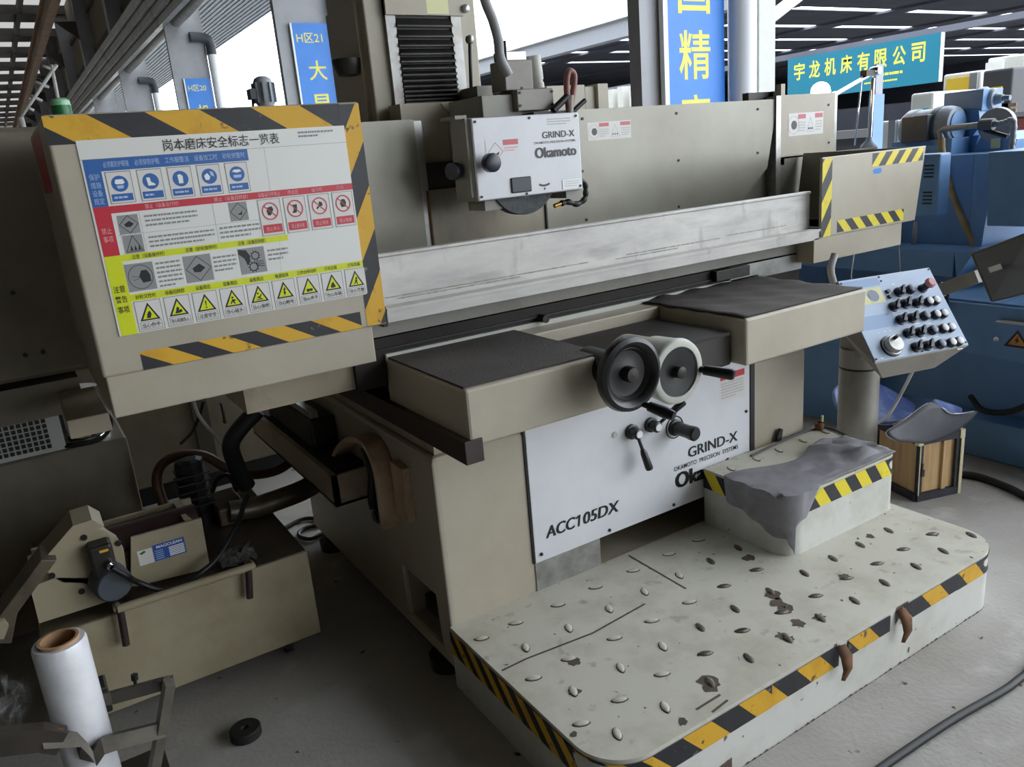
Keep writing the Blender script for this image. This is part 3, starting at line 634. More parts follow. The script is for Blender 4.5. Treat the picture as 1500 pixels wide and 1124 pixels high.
MB().box(1.33, 1.70, CY-.12, CY-.02, 1.5, z+.005).build('carriage_plate', 'beige', cm)
MB().prism([(1.50, CY-.125, z), (1.70, CY-.125, z), (1.70, CY-.125, 1.66), (1.60, CY-.125, 1.68)], (0, .01, 0)).build('carriage_wedge', 'beige_worn', cm)
MB().box(1.40, 1.62, CY-.14, CY-.11, 1.2, 1.60).build('carriage_block', 'cart_dark', cm)  # dark brown block in front of the carriage plate
P = lambda x, y, yy=CY-.1: W(1, yy, x, y)
MB().cyl(P(688, 60), P(690, 128), .007, n=8).build('gauge_rod', 'pillar_dark', cm)
q = P(688, 58); MB().lathe(q-Vector((0, 0, .018)), (0, 0, 1), [(0, 0), (.006, .014), (.018, .018), (.03, .014), (.036, 0)], 14).build('knob', 'grey_metal', cm)
q = P(681, 13, CY-.03); MB().lathe(q, (0, -1, 0), [(0, .016), (.01, .016), (.015, .008), (.015, 0)], 14).build('knob', 'grey_metal', cm)
MB().box(1.655, 1.725, CY-.14, CY-.02, 1.70, 1.87).build('rod_block', 'grey_paint', cm)
q = W(0, 1.285, 526, 92); MB().lathe(Vector((1.24, q.y, q.z)), (0, 0, 1), [(-.05, 0), (-.045, .045), (-.02, .055), (0, .06), (.012, .06), (.012, .05), (-.01, .045), (-.01, 0)], 24).build('side_port', 'dark_metal', cm)
# wheel head
HYp = 2.45
wh = MB().box(1.405, 1.862, HYp+.012, 2.60, 1.455, 1.735).build('wheel_head', 'grey_paint', G, bevel=.006)
MB().box(1.52, 1.83, 2.60, 2.86, 1.48, 1.72).build('head_ram', 'grey_paint', wh)
cp = MB().box(1.41, 1.865, HYp, HYp+.012, 1.458, 1.733).build('cover_plate', 'white_plate', wh, bevel=.004)
CF = Frame((1.41, HYp, 1.733), (1, 0, 0), (0, 0, -1), (0, -1, 0))
m = MB(); heavy(m, CF, 'GRIND-X', .285, .06, .43, .083, bold=.004, k=.005); m.build('series_lettering', 'p_black', wh); m = MB(); text(m, CF, 'OKAMOTO PRECISION SYSTEMS', .248, .093, .432, .101, bold=.003); m.build('slogan_lettering', 'p_black', wh); m = MB(); heavy(m, CF, 'Okamoto', .248, .113, .434, .15); m.build('maker_lettering', 'p_black', wh)
m = MB(); rect(m, CF, .045, .075, .185, .155, 0, 1); line(m, CF, (.045, .075), (.045, .155), .001, 2, 2)
for a, b in (((.085, .085), (.115, .115)), ((.115, .115), (.085, .145)), ((.085, .145), (.055, .115)), ((.055, .115), (.085, .085))): line(m, CF, a, b, .0016, 1, 2)
shape(m, CF, [(.085, .122), (.1, .115), (.095, .128)], 3, 2); rect(m, CF, .117, .077, .18, .095, 1, 2); greek(m, CF, .12, .10, .18, .118, 2, 2, seed=8); m.build('warning_label', ['white_plate', 'sticker_red', 'p_pink', 'p_black'], wh)
m = MB(); rect(m, CF, .36, .235, .445, .268, 0, 1); greek(m, CF, .37, .238, .44, .262, 3, 1, seed=9, fill=.3); line(m, CF, (.36, .235), (.36, .268), .002, 2, 2); m.build('spec_label', ['sign_white', 'p_greywhite', 'p_black'], wh)
m = MB(); greek(m, CF, .31, .014, .415, .04, 3, 0, seed=11, fill=.4); m.build('faint_print', 'p_greywhite', wh)
MB().box(1.41+.135, 1.41+.222, HYp-.006, HYp+.002, 1.733-.262, 1.733-.208).build('dark_window', 'black_knob', wh, bevel=.004)
m = MB()
for i in range(8):
    a0 = math.pi*(.35+.3*i/8); a1 = math.pi*(.35+.3*(i+1)/8)
    shape(m, CF, [(.28+.055*math.cos(a0), .195+.055*math.sin(a0)), (.28+.055*math.cos(a1), .195+.055*math.sin(a1)), (.28+.048*math.cos(a1), .195+.048*math.sin(a1)), (.28+.048*math.cos(a0), .195+.048*math.sin(a0))], 0, 2)
disc(m, CF, .28, .258, .004, 0, 2, n=10); m.build('arrow_mark', 'p_black', wh)
for u, v in ((.012, .012), (.235, .01), (.44, .012), (.443, .262), (.012, .262), (.2, .268)): p = CF.p(u, v); MB().cyl(p, p+Vector((0, -.003, 0)), .0048, n=8).build('screw', 'black', wh)
p = Vector((1.448, HYp, 1.583)); MB().lathe(p, ax, [(0, .012), (.02, .012), (.022, .026), (.03, .032), (.055, .032), (.058, .028), (.058, 0)], 22).build('clamp_knob', 'black_knob', wh)
p = Vector((1.400, 2.54, 1.565)); MB().lathe(p, (-1, -.5, 0), [(0, .012), (.02, .012), (.022, .026), (.03, .03), (.055, .03), (.058, .028), (.058, 0)], 22).build('clamp_knob', 'black_knob', wh)
MB().box(1.395, 1.412, 2.47, 2.58, 1.47, 1.735).box(1.375, 1.42, 2.50, 2.61, 1.735, 1.747).build('side_cover', 'grey_paint', wh)
gw = MB().lathe((1.617, 2.475, 1.54), (0, 1, 0), [(0, .09), (-.004, .148), (.0, .15), (.04, .15), (.042, .09)], 60).build('grinding_wheel', 'wheel_grit', wh, label='dark grey grinding wheel')
MB().lathe((1.617, 2.472, 1.54), (0, 1, 0), [(0, 0), (0, .085), (.01, .1)], 40).build('flange', 'grey_paint', gw)
MB().box(1.45, 1.52, 2.48, 2.6, 1.42, 1.46).build('nozzle_block', 'grey_paint', wh)
P = lambda x, y, yy=2.5: W(1, yy, x, y)
pts = [P(847, 250), P(848, 262), P(856, 268), P(858, 280), P(856, 292), P(845, 299), P(832, 296), P(822, 298)]
hz = MB().tube(pts, lambda t: .0085+.0035*abs(math.sin(t*24)), n=10, sub=8).build('coolant_hose', 'hose_black', wh, label='black segmented coolant hose')
MB().tube([P(822, 298), P(812, 302)], .008, n=10, sub=1).build('brass_tip', 'brass', hz)
MB().box(1.80, 1.862, 2.47, 2.75, 1.43, 1.456).build('lower_bracket', 'grey_paint', wh)
# on top of the head
YT = 2.56
def tb_(x0, x1, ytop, ybot, name, m, y0=YT, d=.12, par=wh, bevel=.003):
    a = W(1, y0, x0, ytop); b = W(1, y0, x1, ybot); c = W(1, y0, x0, ybot)
    return MB().box(a.x, b.x, y0, y0+d, min(b.z, c.z), a.z).build(name, m, par, bevel=bevel)
tb_(705, 765, 140, 170, 'top_block', 'grey_paint', YT, .25)
tb_(757, 812, 131, 160, 'terminal_box', 'pendant_grey', YT-.03, .12)
tb_(738, 782, 88, 131, 'riser_box', 'pendant_grey', YT, .1)
tb_(735, 771, 75, 88, 'clamp_bracket', 'chrome', YT, .06)
a = P(787, 130, 2.62); b = P(781, 82, 2.62); MB().lathe(a, b-a, [(0, .028), (.02, .028), (.021, .025), (.03, .025), (.03, .028), ((b-a).length, .028), ((b-a).length, 0)], 20).build('white_cylinder', 'offwhite', wh)
a = P(739, 60, YT); MB().cyl(a-Vector((0, 0, .07)), a, .005, n=8).build('pin', 'dark_metal', wh)
for q in ((761, 136), (808, 134), (762, 155), (809, 153), (764, 129)): p = P(q[0], q[1], YT-.03); MB().cyl(p, p+Vector((0, -.004, 0)), .005, n=8).build('screw', 'black', wh)
MB().tube([P(698, -40), P(712, 5), P(722, 30), P(730, 60), P(733, 85), P(745, 110)], .017, n=12).build('conduit', 'hose_grey', wh, label='thick grey cable conduit')
MB().tube([P(833, 160), P(830, 125), P(833, 105), P(841, 110), P(840, 130), P(835, 160)], .012, n=10).build('hose_loop', 'hose_red', wh)
MB().tube([P(810, 162), P(822, 150), P(832, 140)], .013, n=10).build('black_hose', 'hose_black', wh); MB().tube([P(838, 165), P(848, 155), P(857, 147)], .009, n=10).build('black_hose', 'hose_black', wh)
MB().cyl(P(834, 166), P(835, 140), .015, n=12).build('hose_joint', 'pendant_grey', wh)
MB().box(1.70, 1.86, 2.5, 2.7, 1.735, 1.745).build('top_seal', 'hose_black', wh)
# upper rear cover seen over the guard
a = GY(800, 126, 3.1); b = GY(888, 160, 3.1)
rc = MB().box(a[0], b[0]-.12, 3.1, 3.4, 1.2, a[2]).build('rear_cover', 'beige', G, bevel=.004)
MB().box(b[0]-.06, b[0], 3.08, 3.3, 1.2, a[2]+.0).build('rear_post', 'beige', rc); MB().box(b[0]-.12, b[0]-.06, 3.1, 3.12, 1.2, a[2]-.01).build('rear_panel', 'beige', rc)
# chute, hook and hoses under the left side
P = lambda x, y, xx: W(0, xx, x, y)
ch = MB().box(.765, .785, 2.52, 3.6, .475, .59).box(.97, .985, 2.52, 3.6, .475, .59).box(.765, .985, 2.52, 2.535, .475, .59).box(.765, .985, 2.52, 3.6, .475, .485).build('drip_tray', 'beige_worn', G)
MB().box(.79, .965, 2.56, 3.55, .55, .60).build('tray_dark_fill', 'bed_dark', ch); MB().box(.80, .90, 2.8, 3.4, .60, .72).build('slide_cover', 'dark_metal', ch, bevel=.01); MB().box(.79, .82, 2.75, 3.4, .74, .765).build('slide_bar', 'grey_metal', ch)  # first box: dark fill painting the shade inside the open tray
XH = .865
hk = [P(x, y, XH) for x, y in ((497, 670), (505, 655), (517, 643), (532, 641), (545, 650), (556, 672), (562, 695), (566, 725), (572, 772))]
def ribbon(pts, w, th, sub=5):
    pts = [Vector(p) for p in pts]; P_ = [pts[0]*2-pts[1]]+pts+[pts[-1]*2-pts[-2]]; q = []
    for i in range(1, len(P_)-2):
        for k in range(sub):
            t = k/sub; a, b, c, d = P_[i-1:i+3]; q.append(.5*((2*b)+(c-a)*t+(2*a-5*b+4*c-d)*t*t+(3*b-a-3*c+d)*t**3))
    q.append(pts[-1]); w = Vector(w); v = []; n = len(q)
    for i, p in enumerate(q):
        d = (q[min(i+1, n-1)]-q[max(i-1, 0)]).normalized(); nn = d.cross(w).normalized()*th/2
        v += [p-w/2-nn, p+w/2-nn, p+w/2+nn, p-w/2+nn]
    f = [(4*i+j, 4*i+(j+1) % 4, 4*i+4+(j+1) % 4, 4*i+4+j) for i in range(n-1) for j in range(4)]+[(3, 2, 1, 0), (4*n-4, 4*n-3, 4*n-2, 4*n-1)]
    return MB().mesh(v, f)
ribbon(hk, (.065, 0, 0), .018).build('curved_bracket', 'hook_beige', G, bevel=.002)
a = P(575, 675, .885); b = P(604, 770, .885)
MB().box(.875, .9, b.y, a.y, b.z+.01, a.z+.0).build('bracket_block', 'hook_beige', G, bevel=.002)
a = P(555, 755, .9); MB().lathe((.9, a.y, a.z), (-1, 0, 0), [(0, .028), (.012, .028), (.014, .02), (.02, .02), (.02, 0)], 16).build('drain_plug', 'dark_metal', G)
MB().tube([P(534, 655, .87), P(545, 690, .87), P(545, 730, .87), P(548, 745, .87)], .016, n=10).build('drain_hose', 'hose_black', G)
MB().box(.89, 1.6, 2.4, 3.2, .89, .95).build('bed_support', 'bed_dark', G)
# small motor and green bottle seen over the housing
# ================================================================== safety poster on the housing
PX0, PX1, PZ1, PZ0 = .1805, .829, 1.716, 1.257
PWd, PH = PX1-PX0, PZ1-PZ0
PO = thing('safety_poster', 'large laminated safety poster with blue, red and yellow warning rows', 'poster', (PX0+PWd/2, HY-.002, PZ0))
MB().box(PX0, PX1, HY-.0025, HY+.0005, PZ0, PZ1).build('sheet', 'poster_white', PO)
QF = Frame((PX0, HY-.0025, PZ1), (1, 0, 0), (0, 0, -1), (0, -1, 0))
U = lambda u: u*PWd
V = lambda v: v*PH
def R(m, u0, v0, u1, v1, mi=0, l=1): return rect(m, QF, U(u0), V(v0), U(u1), V(v1), mi, l)
def T(m, s, u0, v0, u1, v1, mi=0, l=3, bold=0): return text(m, QF, s, U(u0), V(v0), U(u1), V(v1), mi, l, bold)
m = MB(); T(m, '岗本磨床安全标志一览表', .285, .018, .72, .078, bold=.004); m.build('title_lettering', 'p_black', PO)
m = MB(); greek(m, QF, U(.80), V(.015), U(.95), V(.055), 2, 0, seed=12); m.build('date_print', 'p_grey', PO)
m = MB(); line(m, QF, (U(.0), V(.094)), (U(1), V(.094)), .0008); line(m, QF, (U(.655), V(.095)), (U(.65), V(.58)), .0006); line(m, QF, (U(.66), V(.58)), (U(.64), V(.8)), .0004)
for v in (.48,): line(m, QF, (U(.07), V(v)), (U(.59), V(v)), .0006)
line(m, QF, (U(.155), V(.37)), (U(.155), V(.58)), .0006); line(m, QF, (U(.42), V(.37)), (U(.42), V(.58)), .0006)
m.build('ruled_lines', 'p_line', PO)
# blue section
m = MB(); R(m, .007, .094, .588, .155); R(m, .007, .155, .06, .329); m.build('blue_band', 'p_blue', PO)
m = MB()
for i, s in enumerate(('必须戴防护眼镜', '必须穿防护鞋', '工作服整洁', '设备加工时', '砂轮修整时')): T(m, s, .07+.105*i, .108, .155+.105*i, .138)
for i, s in enumerate(('保护', '措施', '设备', '规定')): T(m, s, .016, .165+.04*i, .05, .197+.04*i)
m.build('blue_band_lettering', 'p_lightblue', PO)
for i in range(5):
    c = .112+.1055*i; m = MB(); R(m, c-.043, .16, c+.043, .32, 4, 1); R(m, c-.0405, .164, c+.0405, .317, 3, 1.5)
    disc(m, QF, U(c), V(.222), .0185, 0, 2)
    q = lambda pts: shape(m, QF, [(U(c)+a*.001, V(.222)+b*.001) for a, b in pts], 1, 3)
    if i == 0: q([(-11, -2), (-8, -10), (8, -10), (11, -2), (7, 1), (-7, 1)]); shape(m, QF, [(U(c)-.008, V(.222)+.004), (U(c)+.008, V(.222)+.004), (U(c)+.006, V(.222)+.011), (U(c)-.006, V(.222)+.011)], 2, 3)
    if i == 1: q([(-9, -9), (-1, -9), (0, 1), (9, 7), (9, 10), (-7, 10)])
    if i == 2: q([(-6, -9), (0, -11), (6, -6), (5, 11), (-5, 11)])
    if i == 3: q([(-12, -2), (-4, -8), (2, 1), (-2, 9), (-10, 8)]); shape(m, QF, [(U(c)+.002, V(.222)-.012), (U(c)+.01, V(.222)-.01), (U(c)+.012, V(.222)+.002), (U(c)+.004, V(.222)-.002)], 2, 3)
    if i == 4: q([(-12, -6), (-7, -11), (7, -11), (12, -6), (0, -3)]); shape(m, QF, [(U(c)-.01, V(.222)+.002), (U(c)+.01, V(.222)+.002), (U(c)+.009, V(.222)+.009), (U(c)-.009, V(.222)+.009)], 2, 3)
    R(m, c-.036, .272, c+.036, .308, 0, 2); greek(m, QF, U(c-.028), V(.28), U(c+.028), V(.30), 1, 2, 3, seed=20+i)
    m.build('pictogram', ['p_blue', 'sign_white', 'p_lightblue', 'sticker', 'p_line'], PO, label='blue mandatory sign')
# red section
m = MB(); R(m, .007, .329, 1.0, .366); R(m, .007, .366, .062, .580); m.build('red_band', 'p_red', PO)
for s, a, b, c, d in (('禁止（设备运行时）', .18, .335, .30, .359), ('禁止（设备回转部）', .43, .335, .56, .359), ('设备运行中禁止', .60, .335, .69, .359), ('作业区', .72, .335, .765, .359), ('操作时', .82, .335, .865, .359), ('机房', .93, .335, .96, .359), ('禁止', .018, .435, .052, .467), ('事项', .018, .477, .052, .51)): T(MB(), s, a, b, c, d).build('red_band_lettering', 'p_pink', PO)
def photo(u0, v0, u1, v1, kind, seed=0):
    m = MB(); R(m, u0, v0, u1, v1, 0, 1.5); cu, cv = U((u0+u1)/2), V((v0+v1)/2); h = V(v1-v0)/2; w = U(u1-u0)/2
    if kind in 'dD':
        p = [(cu, cv-h*.92), (cu+w*.92, cv), (cu, cv+h*.92), (cu-w*.92, cv)]
        for i in range(4): line(m, QF, p[i], p[(i+1) % 4], .0014, 1, 2)
        if kind == 'd': shape(m, QF, [(cu-w*.45, cv-h*.05), (cu+w*.1, cv-h*.35), (cu+w*.5, cv), (cu+w*.1, cv+h*.3), (cu-w*.35, cv+h*.25)], 1, 2)
        else: shape(m, QF, [(cu-w*.2, cv+h*.3), (cu+w*.2, cv+h*.15), (cu+w*.4, cv-h*.1), (cu+w*.3, cv+h*.4)], 1, 2)
    if kind == 't':
        p = [(cu, cv-h*.95), (cu+w*.85, cv+h*.8), (cu-w*.85, cv+h*.8)]
        for i in range(3): line(m, QF, p[i], p[(i+1) % 3], .0014, 1, 2)
        for i in range(3): shape(m, QF, [(cu+w*(-.45+.4*i), cv+h*.7), (cu+w*(-.3+.4*i), cv+h*.1), (cu+w*(-.15+.4*i), cv+h*.7)], 1, 2)
    if kind == 'c':
        disc(m, QF, cu, cv, w*.88, 1, 2, ri=w*.84, rv=h*.88)
        shape(m, QF, [(cu-w*.1, cv-h*.05), (cu+w*.1, cv-h*.45), (cu+w*.5, cv-h*.45), (cu+w*.68, cv-h*.1), (cu+w*.68, cv+h*.4), (cu+w*.1, cv+h*.45), (cu-.0, cv+h*.2)], 1, 2)
        line(m, QF, (cu-w*.6, cv-h*.1), (cu-w*.05, cv+h*.02), .001, 1, 2); line(m, QF, (cu-w*.55, cv+h*.2), (cu-w*.05, cv+h*.1), .001, 1, 2)
    if kind == 'g':
        for a, b, r in ((.25, -.35, .42), (-.0, .5, .46)):
            disc(m, QF, cu+a*w, cv+b*h, r*w*.75, 1, 2, ri=r*w*.58, n=24)
            for k in range(10): an = k*math.pi/5; line(m, QF, (cu+a*w+math.cos(an)*r*w*.7, cv+b*h+math.sin(an)*r*w*.7), (cu+a*w+math.cos(an)*r*w*.95, cv+b*h+math.sin(an)*r*w*.95), .0022, 1, 2)
        shape(m, QF, [(cu-w, cv-h*.95), (cu-w*.4, cv-h*.85), (cu-w*.15, cv-h*.4), (cu-w*.2, cv+h*.1), (cu-w*.45, cv+h*.35), (cu-w*.6, cv-h*.2), (cu-w, cv-h*.6)], 1, 2)
        for k in range(3): line(m, QF, (cu+w*.2, cv+h*(.1+.12*k)), (cu+w*.85, cv+h*(.15+.2*k)), .0018, 1, 2)
    return m.build('photo_sign', ['p_grey', 'p_black'], PO, label='grey printed warning picture')
photo(.078, .38, .148, .477, 'd'); photo(.082, .484, .149, .578, 't'); photo(.48, .372, .55, .474, 'D')
for k, (a, b, c, d, n) in enumerate(((.17, .385, .36, .455, 3), (.17, .495, .41, .565, 3), (.43, .49, .59, .565, 3), (.175, .635, .265, .78, 6), (.385, .645, .475, .74, 4), (.6, .645, .685, .72, 3))):
    greek(MB(), QF, U(a), V(b), U(c), V(d), n, 0, seed=31+k, fill=.42).build('fine_print', 'p_grey', PO)
for i, s in enumerate(('禁止伸入', '禁止戴手套', '禁止堆放', '禁止吸烟')):
    c = .638+.1035*i; m = MB(); R(m, c-.046, .372, c+.046, .575, 3, 1); R(m, c-.043, .375, c+.043, .572, 1, 1.5)
    shape(m, QF, [(U(c)+a*.001, V(.44)+b*.001) for a, b in ((( -6, -10), (6, -12), (9, -4), (5, 4), (0, 11), (-7, 10), (-9, 0)), ((-6, -10), (6, -11), (5, 3), (2, 11), (-10, 11), (-4, 3)), ((0, -12), (8, -9), (9, 0), (0, 2), (-8, 10), (-9, 4), (-2, -2)), ((-4, -11), (5, -11), (9, -3), (7, 9), (-6, 10), (-9, 0)))[i]], 2, 2)
    disc(m, QF, U(c), V(.44), .0215, 0, 3, ri=.0185, rv=.0225); line(m, QF, (U(c)-.014, V(.44)-.014), (U(c)+.014, V(.44)+.014), .0026, 0, 3)
    R(m, c-.038, .514, c+.04, .560, 0, 2); T(m, s, c-.026, .526, c+.028, .55, 4, 3)
    m.build('pictogram', ['p_red', 'sticker', 'p_black', 'p_line', 'p_pink'], PO, label='red prohibition sign')
# yellow section
m = MB(); R(m, .007, .580, .693, .614); R(m, .007, .614, .064, 1.0); R(m, .064, .79, 1.0, .828); m.build('yellow_band', 'p_yellow', PO)
m = MB()
YB = lambda s, a, b, c, d: T(MB(), s, a, b, c, d, bold=.006).build('yellow_band_lettering', 'p_black', PO)
YB('注意（设备操作时）', .10, .586, .215, .609); YB('注意（砂轮旋转时）', .29, .586, .41, .609); YB('注意（设备回转部）', .49, .586, .60, .609)
for i, s in enumerate(('注意', '警告', '事项')): YB(s, .014, .735+.055*i, .054, .772+.055*i)
for i, s in enumerate(('砂轮交换时', '设备回转部', '设备周边', '设备周边', '设备周边', '电源相关', '工作台移动时', '行车区域', '行车区域')): c = .118+.105*i; w = .043 if len(s) > 5 else .036 if len(s) > 4 else .028; YB(s, c-w, .797, c+w, .82)
photo(.066, .632, .165, .778, 'c'); photo(.275, .630, .377, .775, 'd'); photo(.485, .628, .588, .772, 'g')
for i, s in enumerate(('当心伤手', '当心机械伤人', '注意安全', '当心碰头', '当心滑倒', '当心触电', '当心夹手', '当心车辆', '当心落物')):
    c = .118+.105*i; m = MB(); R(m, c-.047, .832, c+.047, .995, 3, 1); R(m, c-.0445, .835, c+.0445, .992, 2, 1.5)
    cu, cv = U(c), V(.905)
    shape(m, QF, [(cu, cv-.028), (cu+.0235, cv+.016), (cu-.0235, cv+.016)], 1, 2); shape(m, QF, [(cu, cv-.0205), (cu+.017, cv+.0125), (cu-.017, cv+.0125)], 0, 2.6)
    q = (lambda *pts: shape(m, QF, [(cu+a*.001, cv+b*.001) for a, b in pts], 1, 3.2))
    if i == 0: q((-7, 10), (-5, 0), (0, -7), (3, -5), (5, 1), (1, 11))
    elif i == 1: q((-9, 10), (-6, 5), (-3, -6), (3, -3), (1, 3), (4, 10)); disc(m, QF, cu+.005, cv+.005, .004, 1, 3.2, n=10)
    elif i == 2: q((-1.6, -10), (1.6, -10), (1, 3), (-1, 3)); disc(m, QF, cu, cv+.0075, .002, 1, 3.2, n=10)
    elif i == 3: disc(m, QF, cu-.001, cv-.007, .0028, 1, 3.2, n=10); q((-8, 8), (-2, -3), (3, -2), (8, 1), (2, 4), (6, 10), (1, 9), (-2, 4), (-6, 10))
    elif i == 4: disc(m, QF, cu-.003, cv-.007, .0025, 1, 3.2, n=10); q((-8, 2), (0, 1), (5, -5), (7, -4), (2, 5), (10, 10), (-9, 10), (-8, 8), (3, 8))
    elif i == 5: q((1, -13), (4, -5), (1, -4), (4, 4), (2, 4), (-1, 11), (-2, 3), (-4, 3), (-1, -3), (-3, -4))
    elif i == 6: disc(m, QF, cu-.004, cv+.006, .0045, 1, 3.2, n=12); q((0, 2), (9, 2), (9, 9), (0, 9))
    elif i == 7: q((-7, 5), (-3, -3), (2, -6), (5, 2), (8, 8), (1, 10), (-6, 10))
    else: disc(m, QF, cu+.002, cv-.006, .003, 1, 3.2, n=10); q((-2, -3), (4, -2), (3, 4), (5, 11), (2, 11), (0, 5), (-5, 10), (-7, 9), (-2, 2))
    for a, b in (((-.038, .947), (.038, .947)), ((.038, .947), (.038, .985)), ((.038, .985), (-.038, .985)), ((-.038, .985), (-.038, .947))): line(m, QF, (U(c+a[0]), V(a[1])), (U(c+b[0]), V(b[1])), .0008, 1, 2)
    T(m, s, c-.033, .953, c+.033, .979, 1, 3, bold=.006)
    m.build('pictogram', ['p_yellow', 'p_black', 'sticker', 'p_line'], PO, label='yellow warning triangle')

# ================================================================== operator platform
PZ = .215
def round_path(x0, x1, y0, y1, r, n=16, corners=(1, 1, 0, 0)):
    """outline from the back left corner round the front to the back right corner"""
    p = [(x0, y1)]
    if corners[0]: p += [(x0+r-r*math.cos(a), y0+r-r*math.sin(a)) for a in [math.pi/2*i/n for i in range(n+1)]]
    else: p.append((x0, y0))
    if corners[1]: p += [(x1-r+r*math.sin(a), y0+r-r*math.cos(a)) for a in [math.pi/2*i/n for i in range(n+1)]]
    else: p.append((x1, y0))
    p.append((x1, y1)); return p
def slab(path, z0, z1): return MB().prism([(x, y, z0) for x, y in path], (0, 0, z1-z0))
def path_fn(path, z, off):
    L = [0]
    for a, b in zip(path[:-1], path[1:]): L.append(L[-1]+math.dist(a, b))
    def f(u, v):
        u = max(0, min(L[-1]-1e-6, u)); i = max(j for j in range(len(L)-1) if L[j] <= u)
        a, b = path[i], path[i+1]; t = (u-L[i])/(L[i+1]-L[i]); dx, dy = (b[0]-a[0])/(L[i+1]-L[i]), (b[1]-a[1])/(L[i+1]-L[i])
        return Vector((a[0]+(b[0]-a[0])*t+dy*off, a[1]+(b[1]-a[1])*t-dx*off, z-v))
    return f, L
OP = thing('operator_platform', 'wide white steel platform with raised studs on the floor', 'platform', (1.75, 1.6, 0))
path = round_path(.895, 2.605, 1.205, 1.981, .13)
pl = slab(path, .0, PZ-.006).build('deck_body', 'plat_side', OP)
inner = path
slab(inner, PZ-.006, PZ).build('deck_plate', 'plat_white', OP)
f, L = path_fn(path, PZ-.012, .003)
# the front tape is torn in places, so it is laid in pieces
LT = L[17]
tape('hazard_tape', f, LT, .078, .045, 1.05, OP, du=.009, first=0, s0=.01)
f2, L2 = path_fn(path, PZ-.012, .003)
def piece(u0, u1, h, first, w=.098, sl=.95, dz=0):
    fn = lambda u, v: f2(u0+u, v+dz); tape('hazard_tape', fn, u1-u0, h, w, sl, OP, du=.0098, first=first)
Ltot = L[-1]; s = LT+.0
edges = [(0, .42, .07, 1, 0), (.42, .70, .068, 1, 0), (.74, .94, .055, 0, .004), (1.0, 1.30, .06, 1, 0), (1.30, 1.62, .062, 0, 0)]
for a, b, h, fi, dz in edges: piece(s+a, min(s+b, Ltot-.3), h, fi, dz=dz)
fb, _ = path_fn(path, PZ-.0005, .001)
m = MB()
for u0, w, h in ((.68, .012, .02), (.97, .06, .05)):
    for i in range(4): a, b = s+u0+w*i/4, s+u0+w*(i+1)/4; m.poly([fb(a, .004), fb(b, .004), fb(b, h+.01*math.sin(i*2)), fb(a, h+.012*math.cos(i*2))])
m.build('bare_patch', 'chip', OP, label='bare brown patch where tape is torn')
for u0 in (.70, .985):   # curled strips of torn tape
    a = f2(s+u0, .0); q = [a+Vector((0, -.004, 0)), a+Vector((.004, -.022, -.03)), a+Vector((.0, -.03, -.065)), a+Vector((-.006, -.02, -.105))]
    m = MB(); v = []
    for i, p in enumerate(q): w = (.016, .02, .015, .003)[i]; v += [p+Vector((-w, .004, 0)), p+Vector((w, -.004, 0))]
    m.mesh(v, [(2*i, 2*i+1, 2*i+3, 2*i+2) for i in range(3)], 0, True); o = m.build('torn_tape', 'rust', OP); sm = o.modifiers.new('t', 'SOLIDIFY'); sm.thickness = .0012
# raised studs, one object each, one shared mesh
def stud_mesh():
    m = MB(); n = 10; prof = [(1, 0), (.8, .0032), (.45, .005)]; rings = []
    for k, z in prof: rings.append([Vector((.0235*k*math.cos(a)*(1-.0*abs(math.sin(a))), .0115*k*math.copysign(abs(math.sin(a))**1.25, math.sin(a)), z)) for a in [2*math.pi*i/n for i in range(n)]])
    v = [p for r in rings for p in r]
    m.mesh(v, [(j*n+i, j*n+(i+1) % n, (j+1)*n+(i+1) % n, (j+1)*n+i) for j in range(2) for i in range(n)]+[tuple(range(2*n, 3*n))], 0, True)
    for k in range(n, len(m.m)): m.m[k] = 1
    return m
first = None
spare = []
def stud(p, ang, parent, base, s=1, worn=False):
    global first
    if first is None:
        first = [stud_mesh().build('stud', ['chip', 'plat_white'], None), stud_mesh().build('stud', ['chip', 'stud'], None)]; o = first[0]; spare.append(first[1])
    elif worn and spare: o = spare.pop()
    else: o = first[1 if worn else 0].copy(); col.objects.link(o)
    o.parent = parent; o.location = Vector(p)-Vector(base); o.rotation_euler = (0, 0, ang); o.scale = (s*1.12, s*1.12, 1)
    return o
A1 = [(197, 468), (347, 400), (532, 321), (697, 243), (863, 169), (1020, 97), (1150, 35), (425, 643), (580, 558), (780, 467), (945, 390), (1110, 308), (1262, 237), (1405, 165), (635, 842), (803, 738), (990, 625), (1180, 533), (1343, 432)]
B1 = [(390, 508), (580, 423), (757, 338), (913, 263), (1065, 190), (1203, 127), (1323, 68), (600, 700), (808, 597), (993, 503), (1157, 418), (1310, 337), (1465, 260), (793, 888), (1003, 770), (1200, 660), (1370, 553)]
A2 = [(262, 493), (437, 412), (585, 340), (720, 262), (855, 198), (970, 135), (1097, 68)]
B2 = [(535, 240), (660, 175), (780, 115), (905, 52), (460, 527), (605, 437), (755, 360), (887, 282), (1025, 210), (1145, 142), (1268, 72)]
bz_ = (1.75, 1.6, 0)
for lst, ox, oy, ang in ((A1, 640, 780, -.42), (B1, 640, 780, 1.18), (A2, 1000, 760, -.42), (B2, 1000, 760, 1.18)):
    for a, b in lst: p = W(2, PZ, ox+a/3, oy+b/3); stud((p.x, p.y, PZ-.0005), ang, OP, bz_, worn=(ox == 1000 or a > 1150))
def blot(c, r, seed, par, z, n=14, k=1.0):
    rg = random.Random(seed); p = []
    for i in range(n): a = 2*math.pi*i/n; q = r*rg.uniform(.55, 1.15); p.append((c.x+q*math.cos(a), c.y+k*q*math.sin(a), z))
    return MB().poly(p).build('worn_patch', 'chip', par, label='patch of worn paint')
